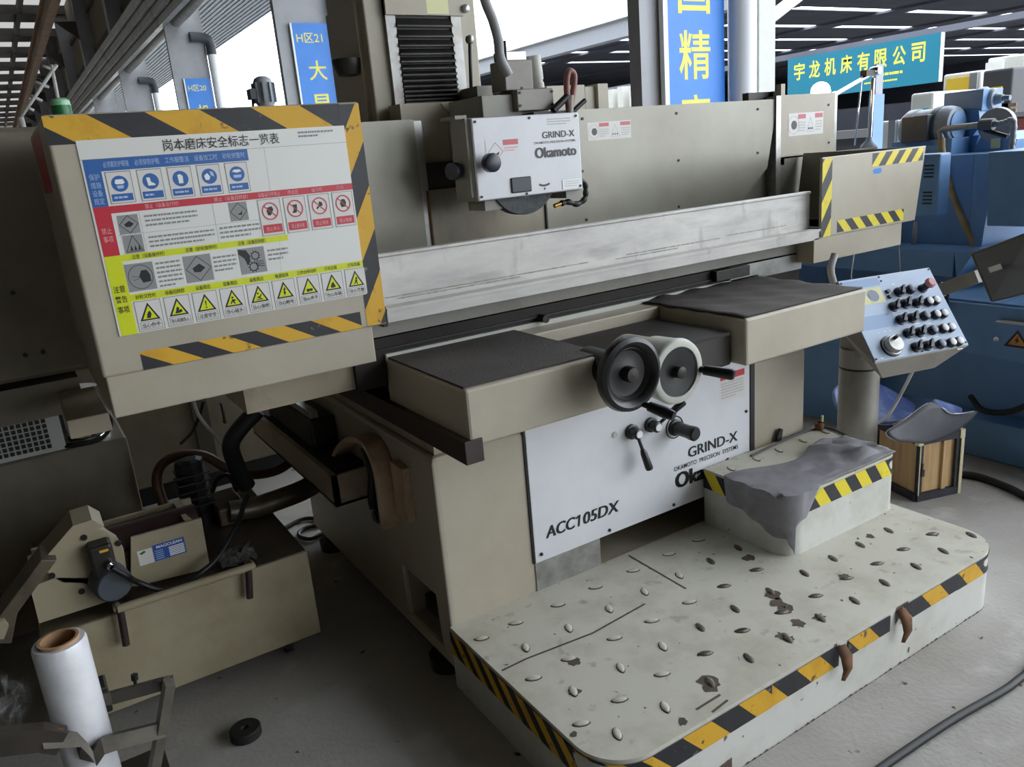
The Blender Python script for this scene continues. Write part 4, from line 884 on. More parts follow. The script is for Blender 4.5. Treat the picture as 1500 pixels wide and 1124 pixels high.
for i, (px, py, r) in enumerate(((1132, 872, .028), (1140, 884, .03), (1152, 893, .026), (1168, 913, .024), (1098, 817, .028), (1040, 1002, .034), (841, 970, .02), (841, 1014, .022), (1200, 905, .022), (1146, 932, .022), (1238, 845, .02), (1370, 783, .016), (840, 1076, .012), (1000, 1058, .016), (1275, 786, .018), (1155, 936, .018))):
    blot(W(2, PZ, px, py), r, i, OP, PZ+.0007)
m = MB()
for a, b in (((735, 983), (770, 966)), ((770, 966), (868, 928)), ((868, 928), (945, 885)), ((921, 814), (1005, 863)), ((1043, 1044), (1066, 1026)), ((1020, 1040), (1055, 1018))):
    p, q = W(2, PZ, *a), W(2, PZ, *b); d = (q-p).normalized(); n = Vector((-d.y, d.x, 0))*.0035; z = Vector((0, 0, .0006)); MB().poly([p+n+z, q+n+z, q-n+z, p-n+z]).build('deck_seam', 'chip', OP)
fp, Lp = path_fn(path, .05, .0016); m = MB()
for i in range(9): a = s+.16+.012*i; m.poly([fp(a, .0), fp(a+.013, -.004*math.sin(i)), fp(a+.013, .045), fp(a, .045+.003*(i % 2))])
m.build('bottom_chip', 'chip', OP); m = MB()
for i in range(60): u = s+.05+1.45*i/60; h = .002+.007*abs(math.sin(i*1.9)*math.sin(i*.37)); m.poly([fp(u, .05), fp(u+.025, .05), fp(u+.0125, .05-h)])
m.build('chipped_edge', 'chip', OP)
# ---- step box on the platform
SB = thing('step_box', 'small white step box with hazard tape on the platform', 'step', (2.32, 1.79, PZ))
spath = round_path(1.978, 2.606, 1.588, 1.965, .075)
slab(spath, PZ, .427).build('box_body', 'plat_side', SB); slab(spath, .427, .435).build('tread_plate', 'plat_white', SB)
f, L = path_fn(spath, .427, .003); tape('hazard_tape', f, L[-1]-.352, .066, .058, .7, SB, du=.0058, cols=('tape_lemon', 'tape_black'))
for px, py, a in ((1071, 687, 1.2), (1108, 673, 1.2), (1141, 660, 1.2), (1176, 646, 1.2), (1209, 633, 1.2), (1224, 649, -.4)):
    p = W(2, .435, px, py); stud((p.x, p.y, .4345), a, SB, (2.32, 1.79, PZ))
# ---- grey cloth over the step
def cloth():
    m = MB(); NU, NV = 60, 34; v = []
    x0, x1, y0, y1 = 1.978, 2.606, 1.588, 1.965; r = .075
    rg = random.Random(3)
    for j in range(NV+1):
        for i in range(NU+1):
            s_, t_ = i/NU, j/NV
            # sheet coordinates: from past the left end to the right end, front to back
            a = -.155+.06*t_+s_*(.755-.06*t_); q0 = max(0, min(1, (.16-a)/.08)); b = -.10*q0+t_*(.25-.05*s_+.03*math.sin(s_*9)+.10*q0)
            x = x0+a; y = y0+.004+b-.03*max(0, .25-s_)*0
            ed = max(0, min(1, b*18)); wr = ed*(.007*math.sin(a*40+math.sin(b*30)*1.8)*max(0, s_-.2)+.022*max(0, s_-.38)*abs(math.sin(b*30+a*13+math.sin(a*31)))+.03*max(0, math.sin((a-.435)*20+b*10))**2*max(0, s_-.42)*2)+.0025*math.sin(a*25+b*60)
            z = .4395+max(0, wr)
            if t_ < .12: z = .4395+wr*.3
            # beyond the left side or the rounded front corner it hangs down
            d = 0
            if x < x0+.006:
                d = (x0+.006)-x; x = x0-.008-.006*math.sin(y*70)-.05*d
            fx, fy = x-(x0+r), y-(y0+r)
            if fx < 0 and fy < 0:
                rr = math.hypot(fx, fy)
                if rr > r: d = max(d, (rr-r)*1.0+d*.6); k = (r+.008+.012*max(0, d))/rr; x = x0+r+fx*k; y = y0+r+fy*k
            elif y < y0+.004 and fx >= 0:
                d = max(d, y0+.004-y); y = y0-.007
            if d > 0: z = max(.228, .4395-max(0, d-.014)*(1.0+.25*math.exp(-((y-y0-.05)/.06)**2))); 
            v.append((x, y, z))
    m.mesh(v, [(j*(NU+1)+i, j*(NU+1)+i+1, (j+1)*(NU+1)+i+1, (j+1)*(NU+1)+i) for j in range(NV) for i in range(NU)], 0, True); return m
o = one(cloth(), 'cloth_sheet', 'cloth_grey', 'crumpled grey cloth draped over the step box', 'cloth', (2.2, 1.7, .435)); sd = o.modifiers.new('t', 'SOLIDIFY'); sd.thickness = .0025; sd.offset = 1
p = W(2, .445, 1200, 626); t = thing('clamp_ring', 'small dark round clamp by the pendant column', 'clamp', (p.x, p.y, .435))
MB().lathe((p.x, p.y, .435), (0, 0, 1), [(0, .018), (.03, .018), (.03, .01), (.012, .008), (.012, 0)], 16).build('ring', 'rust', t); MB().tube([(p.x+.01, p.y, .435), (p.x+.016, p.y, .465), (p.x+.018, p.y, .49)], .005, n=8).build('stem', 'label_yellow', t)
one(MB().tube([W(2, .439, 1100, 668), W(2, .439, 1160, 640), W(2, .439, 1195, 628), W(2, .439, 1215, 628), W(2, .439, 1240, 638)], .004, n=6), 'extension_lead', 'hose_black', 'thin black cord along the back of the step box', 'cord', W(2, .435, 1100, 668))
p = W(1, 1.972, 1139, 640); one(MB().prism([(p.x-.016, 1.972, p.z-.03), (p.x+.008, 1.972, p.z-.02), (p.x+.018, 1.972, p.z+.03), (p.x+.006, 1.972, p.z+.035), (p.x-.012, 1.972, p.z+.01)], (0, -.012, 0)), 'black_clip', 'black', 'small black clip against the machine base above the step box', 'clip', (p.x, 1.97, p.z-.03))

# ================================================================== control pendant
CP = thing('control_pendant', 'grey control pendant with pale blue button panel on round column', 'control panel', (2.815, 1.915, 0))
hdir = Vector((math.cos(math.radians(-14.1)), math.sin(math.radians(-14.1)), 0))
TL = Vector((2.607, 1.885, 1.042)); wP = .44; lP = .3496
vdir = (Vector((2.555, 1.678, .765))-TL).normalized(); vdir = (vdir-hdir*vdir.dot(hdir)).normalized(); ndir = hdir.cross(vdir).normalized()
if ndir.z < 0: ndir = -ndir
KF = Frame(TL, hdir, vdir, ndir)
def K(u, v, n=0): return TL+hdir*u+vdir*v+ndir*n
MB().lathe((2.815, 1.915, .0), (0, 0, 1), [(0, .11), (.02, .11), (.02, .078), (.655, .078), (.66, .076), (.664, .078), (.74, .078)], 32).build('column', 'pendant_grey', CP)
MB().lathe((2.815, 1.915, .655), (0, 0, 1), [(0, .0785), (.008, .0785)], 32).build('collar_gap', 'black', CP)
bx = MB(); T0 = [K(0, 0), K(wP, 0), K(wP, lP), K(0, lP)]; B0 = [K(.0, .05, -.14), K(wP, .05, -.14), K(wP, lP)-hdir*.12+Vector((-.004, .03, -.075)), K(0, lP)+hdir*.075+Vector((-.004, .03, -.075))]
Z = [Vector((2.74, 1.86, .70)), Vector((2.90, 1.84, .70)), Vector((2.90, 1.99, .70)), Vector((2.74, 1.99, .70))]
bx.mesh(T0+B0, [(0, 1, 2, 3), (7, 6, 5, 4)]+[(i, (i+1) % 4, 4+(i+1) % 4, 4+i) for i in range(4)])
bx.build('housing', 'pendant_grey', CP, bevel=.004)
MB().obox((2.82, 1.90, .78), (.07, -.018, 0), (.015, .06, 0), (0, 0, .07)).build('neck', 'pendant_grey', CP, bevel=.01)
pm = MB().mesh([K(.004, .004, .004), K(wP-.004, .004, .004), K(wP-.004, lP-.004, .004), K(.004, lP-.004, .004), K(.004, .004, -.002), K(wP-.004, .004, -.002), K(wP-.004, lP-.004, -.002), K(.004, lP-.004, -.002)], [(0, 1, 2, 3), (7, 6, 5, 4)]+[(i, (i+1) % 4, 4+(i+1) % 4, 4+i) for i in range(4)])
face = pm.build('button_panel', 'panel_blue', CP, bevel=.002)
KF2 = Frame(K(0, 0, .004), hdir, vdir, ndir)
def kuv(px, py):
    d = (CR*((px-750)/FPX)-CU*((py-562)/FPX)+_f); t = (KF2.o-CAM).dot(ndir)/d.dot(ndir); p = CAM+d*t-KF2.o; return p.dot(hdir), p.dot(vdir)
def kq(cx, cy): return kuv(1180+cx/4.684, 380+cy/4.684)
m = MB(); rect(m, KF2, .005, .012, .18, .045, 0, 1); rect(m, KF2, .03, .125, .17, .16, 1, 1); rect(m, KF2, .02, .165, .17, .22, 2, 1); m.build('nameplate', ['panel_mid', 'panel_blue', 'panel_mid'], face)
a = kq(400, 200); m = MB(); rect(m, KF2, .05, .052, .17, .118, 0, 1); disc(m, KF2, .125, .085, .025, 1, 2); disc(m, KF2, .085, .08, .014, 2, 2, n=8); line(m, KF2, (.1, .06), (.11, .11), .004, 2, 2); m.build('meter_window', ['label_yellow', 'button_grey', 'sticker'], face)
def knob(cx, cy, kind):
    u, v = kq(cx, cy); o = K(u, v, .004)
    if kind == 'k':
        kb = MB().lathe(o, ndir, [(0, .0205), (.006, .0205), (.008, .0155), (.024, .0145), (.025, 0)], 16).build('selector_knob', 'black_knob', face); d = (hdir*.6-vdir*.8)
        MB().obox(o+ndir*.026, d*.019, d.cross(ndir)*.004, ndir*.007).build('pointer', 'black_knob', kb)
    elif kind in 'wg':
        kb = MB().lathe(o, ndir, [(0, .0185), (.012, .0185), (.018, .016), (.018, 0)], 16).build('push_button', 'black_knob', face)
        MB().lathe(o+ndir*.014, ndir, [(0, .014), (.007, .0138), (.009, .011), (.009, 0)], 16).build('cap', 'button_white' if kind == 'w' else 'button_grey', kb)
    elif kind == 's': MB().lathe(o, ndir, [(0, .009), (.01, .008), (.01, 0)], 12).build('indicator', 'black_knob', face)
    elif kind == 'r':
        kb = MB().lathe(o, ndir, [(0, .018), (.006, .018), (.008, .014), (.04, .014)], 18).build('emergency_stop', 'black_knob', face)
        MB().lathe(o+ndir*.04, ndir, [(0, .014), (.002, .02), (.012, .02), (.018, .014), (.018, 0)], 20).build('mushroom_head', 'button_red', kb)
    elif kind == 'D':
        kb = MB().lathe(o, ndir, [(0, .04), (.012, .038), (.014, .034), (.03, .032), (.034, .03), (.034, 0)], 32).build('pulse_dial', 'grey_metal', face)
        MB().lathe(o, ndir, [(0, .042), (.004, .042), (.004, .036)], 32).build('dial_base', 'black_knob', kb)
        q = o+ndir*.034-vdir*.018; MB().lathe(q, ndir, [(0, .007), (.02, .006), (.02, 0)], 12).build('crank_knob', 'black_knob', kb)
for x, y, k in ((560, 215, 's'), (575, 250, 's'), (638, 220, 'k'), (712, 205, 'g'), (800, 195, 'r'), (602, 320, 'k'), (680, 300, 'k'), (760, 295, 'k'), (835, 290, 'w'), (882, 282, 'w'),
                (650, 410, 'k'), (728, 398, 'k'), (812, 385, 'g'), (885, 378, 'w'), (935, 372, 'w'), (700, 503, 'k'), (780, 495, 'k'), (865, 483, 'g'), (938, 473, 'w'), (985, 467, 'w'), (755, 598, 'k'), (832, 588, 'k'), (918, 580, 'g'), (990, 570, 'w'), (1040, 562, 'w'), (585, 590, 'D')):
    knob(x, y+8, k)
m = MB()
for x, y, w in ((600, 172, 18), (650, 258, 30), (730, 250, 24), (800, 250, 20), (640, 355, 40), (730, 345, 34), (820, 345, 30), (690, 450, 36), (770, 440, 40), (850, 440, 30), (730, 548, 36), (810, 540, 40), (900, 530, 30), (500, 505, 12), (545, 495, 12), (578, 490, 10), (1060, 615, 40), (525, 680, 24)):
    u, v = kq(x, y); rect(m, KF2, u-w*.0003, v-.002, u+w*.0003, v+.002, 0, 1)
m.build('panel_print', 'sign_white', face)
for u, v in ((.012, .016), (wP-.012, .012), (wP-.012, lP-.014), (.012, lP-.014), (wP*.5, lP-.012), (.19, .03), (.43*wP, .012)): o = K(u, v, .004); MB().lathe(o, ndir, [(0, .004), (.002, .004), (.002, 0)], 8).build('screw', 'black', face)
MB().tube([W(1, 1.98, 1223, 372), W(1, 1.98, 1217, 395), W(1, 1.98, 1222, 418)], .014, n=10).build('conduit', 'cable_white', CP)
MB().tube([K(.26, lP-.02, -.05), K(.26, lP+.02, -.12), Vector((3.0, 1.84, .52)), Vector((2.93, 1.86, .42)), Vector((2.86, 1.9, .39))], .007, n=8).build('cable', 'cable_white', CP)

# ================================================================== crate with sheets
cc = W(2, 0, 1341, 735); cr_ = W(2, 0, 1400.6, 721.5); an = math.atan2(cr_.y-cc.y, cr_.x-cc.x); cw = (cr_-cc).length; chh = .30; cdp = .26
CRt = thing('wooden_crate', 'small plywood crate with black painted edges on the floor', 'crate', (cc.x, cc.y, 0), an)
MB().box(.008, cw-.008, .008, cdp-.008, .02, chh-.02).build('plywood_body', 'wood', CRt)
for x in (0, cw-.022): MB().box(x, x+.022, -.006, .012, .03, chh-.03).build('corner_batten', 'wood_black', CRt); MB().box(x, x+.022, cdp-.012, cdp+.006, .03, chh-.03).build('corner_batten', 'wood_black', CRt)
MB().box(.13, .15, -.003, .01, .03, chh-.03).build('inner_batten', 'wood', CRt)
for z0, z1 in ((.0, .035), (chh-.035, chh)):
    MB().box(0, cw, -.01, .012, z0, z1).build('edge_board', 'wood_black', CRt); MB().box(0, cw, cdp-.012, cdp+.01, z0, z1).build('edge_board', 'wood_black', CRt)
    MB().box(-.01, .012, 0, cdp, z0, z1).build('edge_board', 'wood_black', CRt); MB().box(cw-.012, cw+.01, 0, cdp, z0, z1).build('edge_board', 'wood_black', CRt)
for x in (-.012, cw-.012): MB().box(x, x+.024, -.014, .01, chh-.036, chh+.002).build('end_grain', 'wood_pale', CRt)
MB().box(cw-.003, cw+.012, -.012, -.008, .0, chh).build('pale_edge', 'wood_pale', CRt); MB().box(.0, .004, -.012, -.008, .03, chh-.03).build('pale_edge', 'wood_pale', CRt)
MB().box(.012, .02, -.012, -.004, .15, .18).box(.008, .024, -.016, -.010, .12, .15).build('latch', 'dark_metal', CRt)
def sheet(name, rows, m, label, th=.006, base=(0, 0, 0), cat='sheet'):
    nv = len(rows[0]); mb = MB(); mb.mesh([p for r in rows for p in r], [(j*nv+i, j*nv+i+1, (j+1)*nv+i+1, (j+1)*nv+i) for j in range(len(rows)-1) for i in range(nv-1)], 0, True)
    o = one(mb, name, m, label, cat, base); o.data.materials.append(MATS['sheet_edge']); s_ = o.modifiers.new('t', 'SOLIDIFY'); s_.thickness = th; s_.material_offset_rim = 1; sb = o.modifiers.new('s', 'SUBSURF'); sb.levels = sb.render_levels = 2
    o.modifiers.move(1, 0); return o
P = lambda px, py, y: W(1, y, px, py)
sheet('rubber_sheet', [
 [P(1290, 632, 1.78), P(1325, 620, 1.76), P(1362, 582, 1.74), P(1382, 598, 1.72), P(1390, 610, 1.70)],
 [P(1310, 648, 1.75), P(1345, 645, 1.73), P(1375, 628, 1.71), P(1402, 618, 1.70), P(1420, 604, 1.70)],
 [P(1338, 648, 1.74), P(1352, 652, 1.72), P(1385, 642, 1.71), P(1410, 628, 1.70), P(1440, 600, 1.70)]], 'sheet_dark', 'stiff dark grey folded rubber sheet lying on the crate', base=(3.15, 1.75, .3))
sheet('rubber_sheet', [[P(1362, 582, 1.80), P(1385, 592, 1.80), P(1412, 598, 1.80)], [P(1372, 596, 1.76), P(1392, 606, 1.76), P(1405, 608, 1.76)], [P(1385, 606, 1.73), P(1400, 609, 1.73), P(1406, 610, 1.74)]], 'sheet_blue', 'blue grey curled rubber offcut inside the folded sheet', base=(3.3, 1.78, .45))
sheet('plastic_sheet', [
 [P(1217, 572, 2.15), P(1236, 556, 2.15), P(1292, 560, 2.12), P(1318, 580, 2.1), P(1345, 592, 2.05)],
 [P(1222, 590, 2.12), P(1240, 590, 2.1), P(1295, 595, 2.05), P(1320, 600, 2.0), P(1338, 604, 1.98)],
 [P(1228, 604, 2.1), P(1245, 606, 2.08), P(1290, 625, 1.98), P(1312, 620, 1.92), P(1328, 612, 1.9)]], 'sheet_blue', 'crumpled blue plastic sheet behind the pendant column', .003, base=(3.0, 2.05, .4))
# ---- things standing on the poster housing
c = W(1, 2.55, 389, 150); s_ = W(1, 2.55, 404, 150).x-W(1, 2.55, 374, 150).x; x = c.x; h = W(1, 2.55, 384, 112).z-HZ1
t = thing('small_motor', 'small grey blue motor standing on the poster housing', 'motor', (x, 2.55, HZ1))
MB().lathe((x, 2.55, HZ1), (0, 0, 1), [(0, s_*.75), (.008, s_*.75), (.012, s_*.4), (h*.3, s_*.4), (h*.35, s_*.46), (h*.85, s_*.46), (h*.95, s_*.38), (h, s_*.2), (h, 0)], 20).build('motor_body', 'pillar_grey', t)
for k in range(10): a = 2*math.pi*k/10; MB().obox((x+s_*.48*math.cos(a), 2.55+s_*.48*math.sin(a), HZ1+h*.6), (.006*math.cos(a), .006*math.sin(a), 0), (-.0015*math.sin(a), .0015*math.cos(a), 0), (0, 0, h*.24)).build('cooling_fin', 'motor_light', t)
MB().box(x-s_*.75, x-s_*.42, 2.53, 2.57, HZ1+h*.45, HZ1+h*.7).build('terminal_box', 'motor_grey', t); MB().tube([(x-s_*.6, 2.55, HZ1+h*.45), (x-s_*.7, 2.54, HZ1+h*.25), (x-s_*.9, 2.54, HZ1+h*.2)], .004, n=6).build('cable', 'hose_black', t)
c = W(1, 2.5, 90, 160); t = thing('green_bottle', 'green canister with pale green lid on the poster housing', 'canister', (c.x, 2.5, HZ1))
z1 = W(1, 2.5, 90, 143).z
MB().lathe((c.x, 2.5, HZ1), (0, 0, 1), [(0, 0), (0, .024), (z1-HZ1-.02, .024)], 16).build('body', 'green', t); MB().lathe((c.x, 2.5, z1-.02), (0, 0, 1), [(0, .024), (.012, .023), (.018, .016), (.02, 0)], 16).build('lid', 'green_pale', t)

# ================================================================== coolant tank with magnetic separator
CT = thing('coolant_tank', 'long beige coolant tank on castors beside the grinder', 'tank', (.23, 2.85, 0))
tk = MB().box(-.17, .627, 2.47, 3.25, .06, .375).build('tank_body', 'tank_beige', CT, bevel=.004)
MB().box(-.165, .622, 2.475, 3.245, .373, .379).build('lid', 'tank_top', tk)
for x, y in ((.52, 2.53), (-.1, 2.53), (.52, 3.18), (-.1, 3.18)):
    k = MB().cyl((x-.012, y, .03), (x+.012, y, .03), .03, n=18).build('castor', 'rubber', CT); MB().box(x-.02, x-.014, y-.02, y+.02, .03, .062).box(x+.014, x+.02, y-.02, y+.02, .03, .062).build('fork', 'chrome', k)
P = lambda px, py, y=2.44: W(1, y, px, py)
bar = MB().tube([P(172, 893), P(371, 829)], .013, n=12, sub=1).build('handle_bar', 'tank_beige', CT)
for a, b in (((364, 834), (366, 876)), ((176, 893), (185, 945))): MB().tube([P(*a), P(*b)], .011, n=10, sub=1).build('handle_leg', 'rail_brown', bar)
MB().tube([P(172, 893), Vector((P(172, 893).x, 2.475, P(172, 893).z))], .011, n=8, sub=1).tube([P(370, 830), Vector((P(370, 830).x, 2.475, P(370, 830).z))], .011, n=8, sub=1).build('handle_stay', 'tank_beige', bar)
# magnetic separator standing on the tank lid
YS = 2.56
MS = thing('magnetic_separator', 'beige magnetic separator with blue label on the coolant tank', 'separator', (.1, 2.65, .378))
Q = lambda cx, cy, ox, oy, s, y=YS: W(1, y, ox+cx/s, oy+cy/s)
q3 = lambda cx, cy, y=YS: Q(cx, cy, 200, 740, 4.682, y); q1 = lambda cx, cy, y=YS: Q(cx, cy, 0, 660, 3.746, y)
fp_ = [q3(-40, 225), q3(445, 90), q3(500, 400), q3(420, 455), q3(0, 560), q3(-40, 560)]
MB().prism(fp_, (0, .012, 0)).build('front_plate', 'tank_beige', MS, bevel=.002)
a = q3(-40, 225); b = q3(445, 90)
MB().box(a.x-.06, b.x, YS+.03, YS+.2, .38, b.z-.05).build('drum_box', 'sep_brown', MS)
MB().box(a.x-.1, b.x+.005, YS+.2, YS+.215, .38, b.z+.0).build('back_plate', 'tank_beige', MS)
MB().cyl((a.x-.08, YS+.11, b.z-.05), (b.x, YS+.11, b.z-.05), .06, n=24).build('drum', 'sep_brown', MS)
MB().prism([(b.x-.05, YS+.03, b.z), (b.x-.035, YS+.03, b.z), (b.x+.0, YS+.03, b.z-.05), (b.x-.015, YS+.03, b.z-.05)], (0, .17, 0)).build('scraper', 'hook_beige', MS)
SFm = Frame((a.x, YS, b.z), (1, 0, 0), (0, 0, -1), (0, -1, 0))
u0, v0 = (q3(105, 280)-SFm.o).dot(SFm.u), (q3(105, 280)-SFm.o).dot(SFm.v); u1, v1 = (q3(345, 322)-SFm.o).dot(SFm.u), (q3(345, 322)-SFm.o).dot(SFm.v)
w = u1-u0; h = v1-v0
m = MB(); rect(m, SFm, u0-.045, v0+.005, u0-.002, v1, 3, 1); rect(m, SFm, u0, v0, u1, v1, 0, 1); text(m, SFm, 'MAGCLEAN', u0+w*.12, v0+h*.08, u1-w*.08, v0+h*.25, 1, 2, bold=.02)
for i in range(6): rect(m, SFm, u0+w*.48, v0+h*(.36+.1*i), u1-w*.04, v0+h*(.42+.1*i), 1, 2)
for i in range(5): rect(m, SFm, u0+w*.05, v0+h*(.38+.12*i), u0+w*.3, v0+h*(.42+.12*i), 2, 2)
shape(m, SFm, [(u0-.04, v0+.014), (u0-.025, v0+.008), (u0-.02, v0+.014), (u0-.034, v0+.02)], 4, 2)
m.build('name_label', ['label_blue', 'sign_white', 'p_lightblue', 'poster_white', 'green'], MS, label='blue label')
hx = [q1(*q, YS-.03) for q in ((255, 665), (440, 440), (500, 420), (570, 435), (640, 480), (680, 545), (700, 700), (600, 800), (450, 782), (290, 705))]
MB().prism(hx, (0, .028, 0)).build('end_flange', 'tank_beige', MS, bevel=.003)
for q in ((460, 477), (648, 508), (285, 686), (448, 772)): p = q1(*q, YS-.03); MB().cyl(p, p+Vector((0, -.006, 0)), .009, n=10).build('bolt', 'black', MS)
p = q1(585, 690, YS-.04); dm = MB().lathe(p+Vector((0, .01, -.01)), (.25, -1, -.1), [(0, .055), (.058, .053), (.063, .048), (.063, 0)], 28).build('gear_motor', 'motor_grey', MS)
a = q1(475, 540, YS-.05); b = q1(655, 690, YS-.05)
MB().box(a.x, b.x, YS-.09, YS-.02, b.z, a.z+.012).build('terminal_box', 'dark_metal', dm, bevel=.01)
p = q1(570, 552, YS-.091); m = MB(); rect(m, Frame(p, (1, 0, 0), (0, 0, -1), (0, -1, 0)), -.012, -.004, .012, .004); m.build('yellow_label', 'tape_yellow', dm)
p = q1(592, 620, YS-.09); MB().lathe(p, (.3, -1, -.2), [(0, .012), (.02, .012), (.02, .008), (.03, .008), (.03, 0)], 12).build('cable_gland', 'chrome', dm)
cb = [p+Vector((.008, -.03, -.006)), q1(700, 690, YS-.12), q3(0, 525, YS-.085), q3(150, 578, YS-.082), q3(300, 560, YS-.082), q3(450, 460, YS-.08), q3(570, 340, YS-.05), q3(690, 130, YS+.02), q3(735, 0, YS+.1), q3(760, -60, YS+.14)]
MB().tube(cb, .0085, n=10).build('motor_cable', 'hose_black', MS, label='black motor cable')
# chute on the left
ctop = [q1(*q, YS+.1) for q in ((215, 520), (380, 330), (480, 300), (545, 335), (500, 350), (440, 360), (300, 520))]
MB().prism(ctop, (0, -.14, 0)).build('chute_hood', 'tank_beige', MS)
cl = [q1(*q, YS+.04) for q in ((215, 520), (300, 520), (90, 800), (60, 960), (-10, 960), (-30, 850))]
MB().prism(cl, (0, -.12, 0)).build('chute', 'tank_top', MS, bevel=.003)
cl2 = [q1(*q, YS+.0) for q in ((-60, 860), (20, 855), (45, 885), (20, 950), (-60, 955))]; MB().prism(cl2, (0, -.1, 0)).build('chute_lip', 'tank_beige', MS)
bp_ = [q1(*q, YS-.03) for q in ((165, 755), (215, 950), (560, 840), (700, 790), (640, 700), (300, 700))]
MB().prism(bp_, (0, .25, 0)).build('bed_plate', 'tank_beige', MS)
MB().box(-.15, .1, 2.8, 2.82, .38, .52).build('side_plate', 'tank_beige', MS)
p0_ = W(2, .39, 345, 812); NN = 9; rg = random.Random(21); vv = []
for j in range(NN):
    for i in range(NN): vv.append((p0_.x-.06+.12*i/(NN-1)+rg.uniform(-.004, .004), 2.50+.13*j/(NN-1)+rg.uniform(-.004, .004), .382+rg.uniform(0, .022)))
one(MB().mesh(vv, [(j*NN+i, j*NN+i+1, (j+1)*NN+i+1, (j+1)*NN+i) for j in range(NN-1) for i in range(NN-1)]), 'crumpled_foil', 'grey_metal', 'crumpled shiny foil lying on the coolant tank lid', 'foil', (p0_.x, 2.56, .38))
# pump and hoses behind it
P = lambda px, py, y=2.95: W(1, y, px, py)
a = P(265, 735); b = P(315, 735)
CPm = thing('coolant_pump', 'black coolant pump standing behind the separator', 'pump', ((a.x+b.x)/2, 2.98, .378))
cx_ = (a.x+b.x)/2; rr = (b.x-a.x)/2; zt_ = P(290, 672).z
MB().lathe((cx_, 2.98, .378), (0, 0, 1), [(0, rr*1.1), (.05, rr*1.1), (.06, rr*.9), (zt_-.40, rr*.92), (zt_-.385, rr*.85), (zt_-.378, rr*.5), (zt_-.378, 0)], 8, smooth=False).build('pump_motor', 'black', CPm)
for k in range(5): MB().box(cx_-rr*.98, cx_+rr*.98, 2.98-rr*.98, 2.98+rr*.98, .46+k*.03, .465+k*.03).build('cooling_fin', 'black', CPm)
MB().tube([(cx_+rr, 2.98, .48), (cx_+rr+.03, 2.97, .53), (cx_+rr+.07, 2.97, .53), (cx_+rr+.09, 2.98, .46)], .009, n=8).build('cable', 'hose_black', CPm)
MB().box(cx_+rr*.8, cx_+rr*2.6, 2.86, 3.05, .38, .45).build('pump_flange', 'tank_top', CPm, bevel=.008)
hb_ = MB().tube([P(240, 742, 3.1), P(230, 705, 3.12), P(238, 680, 3.14), P(265, 667, 3.15), P(300, 668, 3.15), P(335, 688, 3.15), P(370, 696, 3.17), P(405, 690, 3.2), P(428, 676, 3.25)], .019, n=12)
one(hb_, 'brown_hose', 'hose_brown', 'thick brown hose arching behind the coolant pump', 'hose', P(240, 742, 3.1))
one(MB().tube([P(378, 600, 2.7), P(350, 630, 2.72), P(338, 655, 2.75), P(350, 690, 2.8), P(362, 712, 2.82)], .03, n=16), 'black_hose', 'hose_black', 'thick black flexible hose hanging under the poster housing', 'hose', P(362, 712, 2.82))
one(MB().tube([P(335, 750, 2.87), P(370, 745, 2.87), P(400, 735, 2.87), P(440, 720, 2.88), P(462, 708, 2.92), P(472, 700, 2.96)], .04, n=16), 'drain_pipe', 'tank_top', 'grey drain pipe from the coolant tank to the grinder', 'pipe', P(335, 750, 2.87))
one(MB().tube([P(283, 588, 2.8), P(292, 610, 2.82), P(312, 635, 2.85), P(325, 650, 2.9), P(335, 665, 2.95)], .006, n=8), 'white_cable', 'cable_white', 'thin pale cable hanging under the poster housing', 'cable', P(335, 665, 2.95))
one(MB().tube([P(298, 588, 3.3), P(290, 615, 3.3), P(280, 635, 3.35), P(265, 650, 3.4)], .007, n=8), 'dark_cable', 'hose_black', 'dark cable behind the pale hanging cable', 'cable', P(265, 650, 3.4))
F0 = lambda px, py, z=.012: W(2, z, px, py)
one(MB().tube([F0(415, 775), F0(440, 762), F0(460, 760), F0(470, 768), F0(445, 775), F0(438, 785), F0(455, 790), F0(475, 780)], .01, n=8), 'floor_cable', 'hose_black', 'black looped cable on the floor behind the coolant tank', 'cable', F0(415, 775))
one(MB().tube([F0(360, 690), F0(400, 682), F0(430, 670), F0(450, 655)], .012, n=8), 'floor_hose', 'hose_red', 'dull red hose on the floor under the drip tray', 'hose', F0(400, 682))
# ================================================================== hydraulic cabinet behind, far left
HC = thing('hydraulic_cabinet', 'dark beige machine cabinet with vent grille behind the coolant tank', 'cabinet', (-.3, 3.3, 0))
lw = MB().box(-1.4, .226, 3.3, 3.8, .0, .677).build('lower_cabinet', 'cab_light', HC, bevel=.01)
up = MB().box(-1.4, .32, 2.93, 3.5, 1.035, 1.81).build('upper_cover', 'cab_light', HC, bevel=.03, seg=3)
MB().box(-1.4, .10, 2.95, 3.5, .90, 1.015).build('sill', 'cab_light', HC)
for x in (-.2, -1.3): MB().box(x, x+.06, 3.4, 3.48, .67, .91).build('support_post', 'dark_metal', HC)
MB().box(-1.4, .02, 3.33, 3.34, .677, .86).build('grille_panel', 'far_white', HC)
gm = MB()
for i in range(50):
    for j in range(7):
        x = -1.0+i*.02; z = .695+j*.02
        if x < -.03: gm.box(x, x+.014, 3.323, 3.332, z, z+.014)
o = gm.build('vent_holes', 'black', HC); o['kind'] = 'stuff'
MB().lathe((.09, 3.43, .677), (0, 0, 1), [(0, .095), (.012, .095), (.014, .083), (.2, .083), (.2, 0)], 32).build('chrome_drum', 'chrome', HC)
MB().tube([(-.03, 3.36, .687), (.05, 3.325, .684), (.14, 3.325, .687), (.19, 3.36, .73), (.18, 3.4, .78)], .008, n=8).build('cable', 'hose_black', HC)
for x, z in ((-.02, 1.32), (-.03, 1.12), (.02, 1.12)): MB().cyl((x, 2.935, z), (x, 2.925, z), .007, n=8).build('screw', 'black', up)
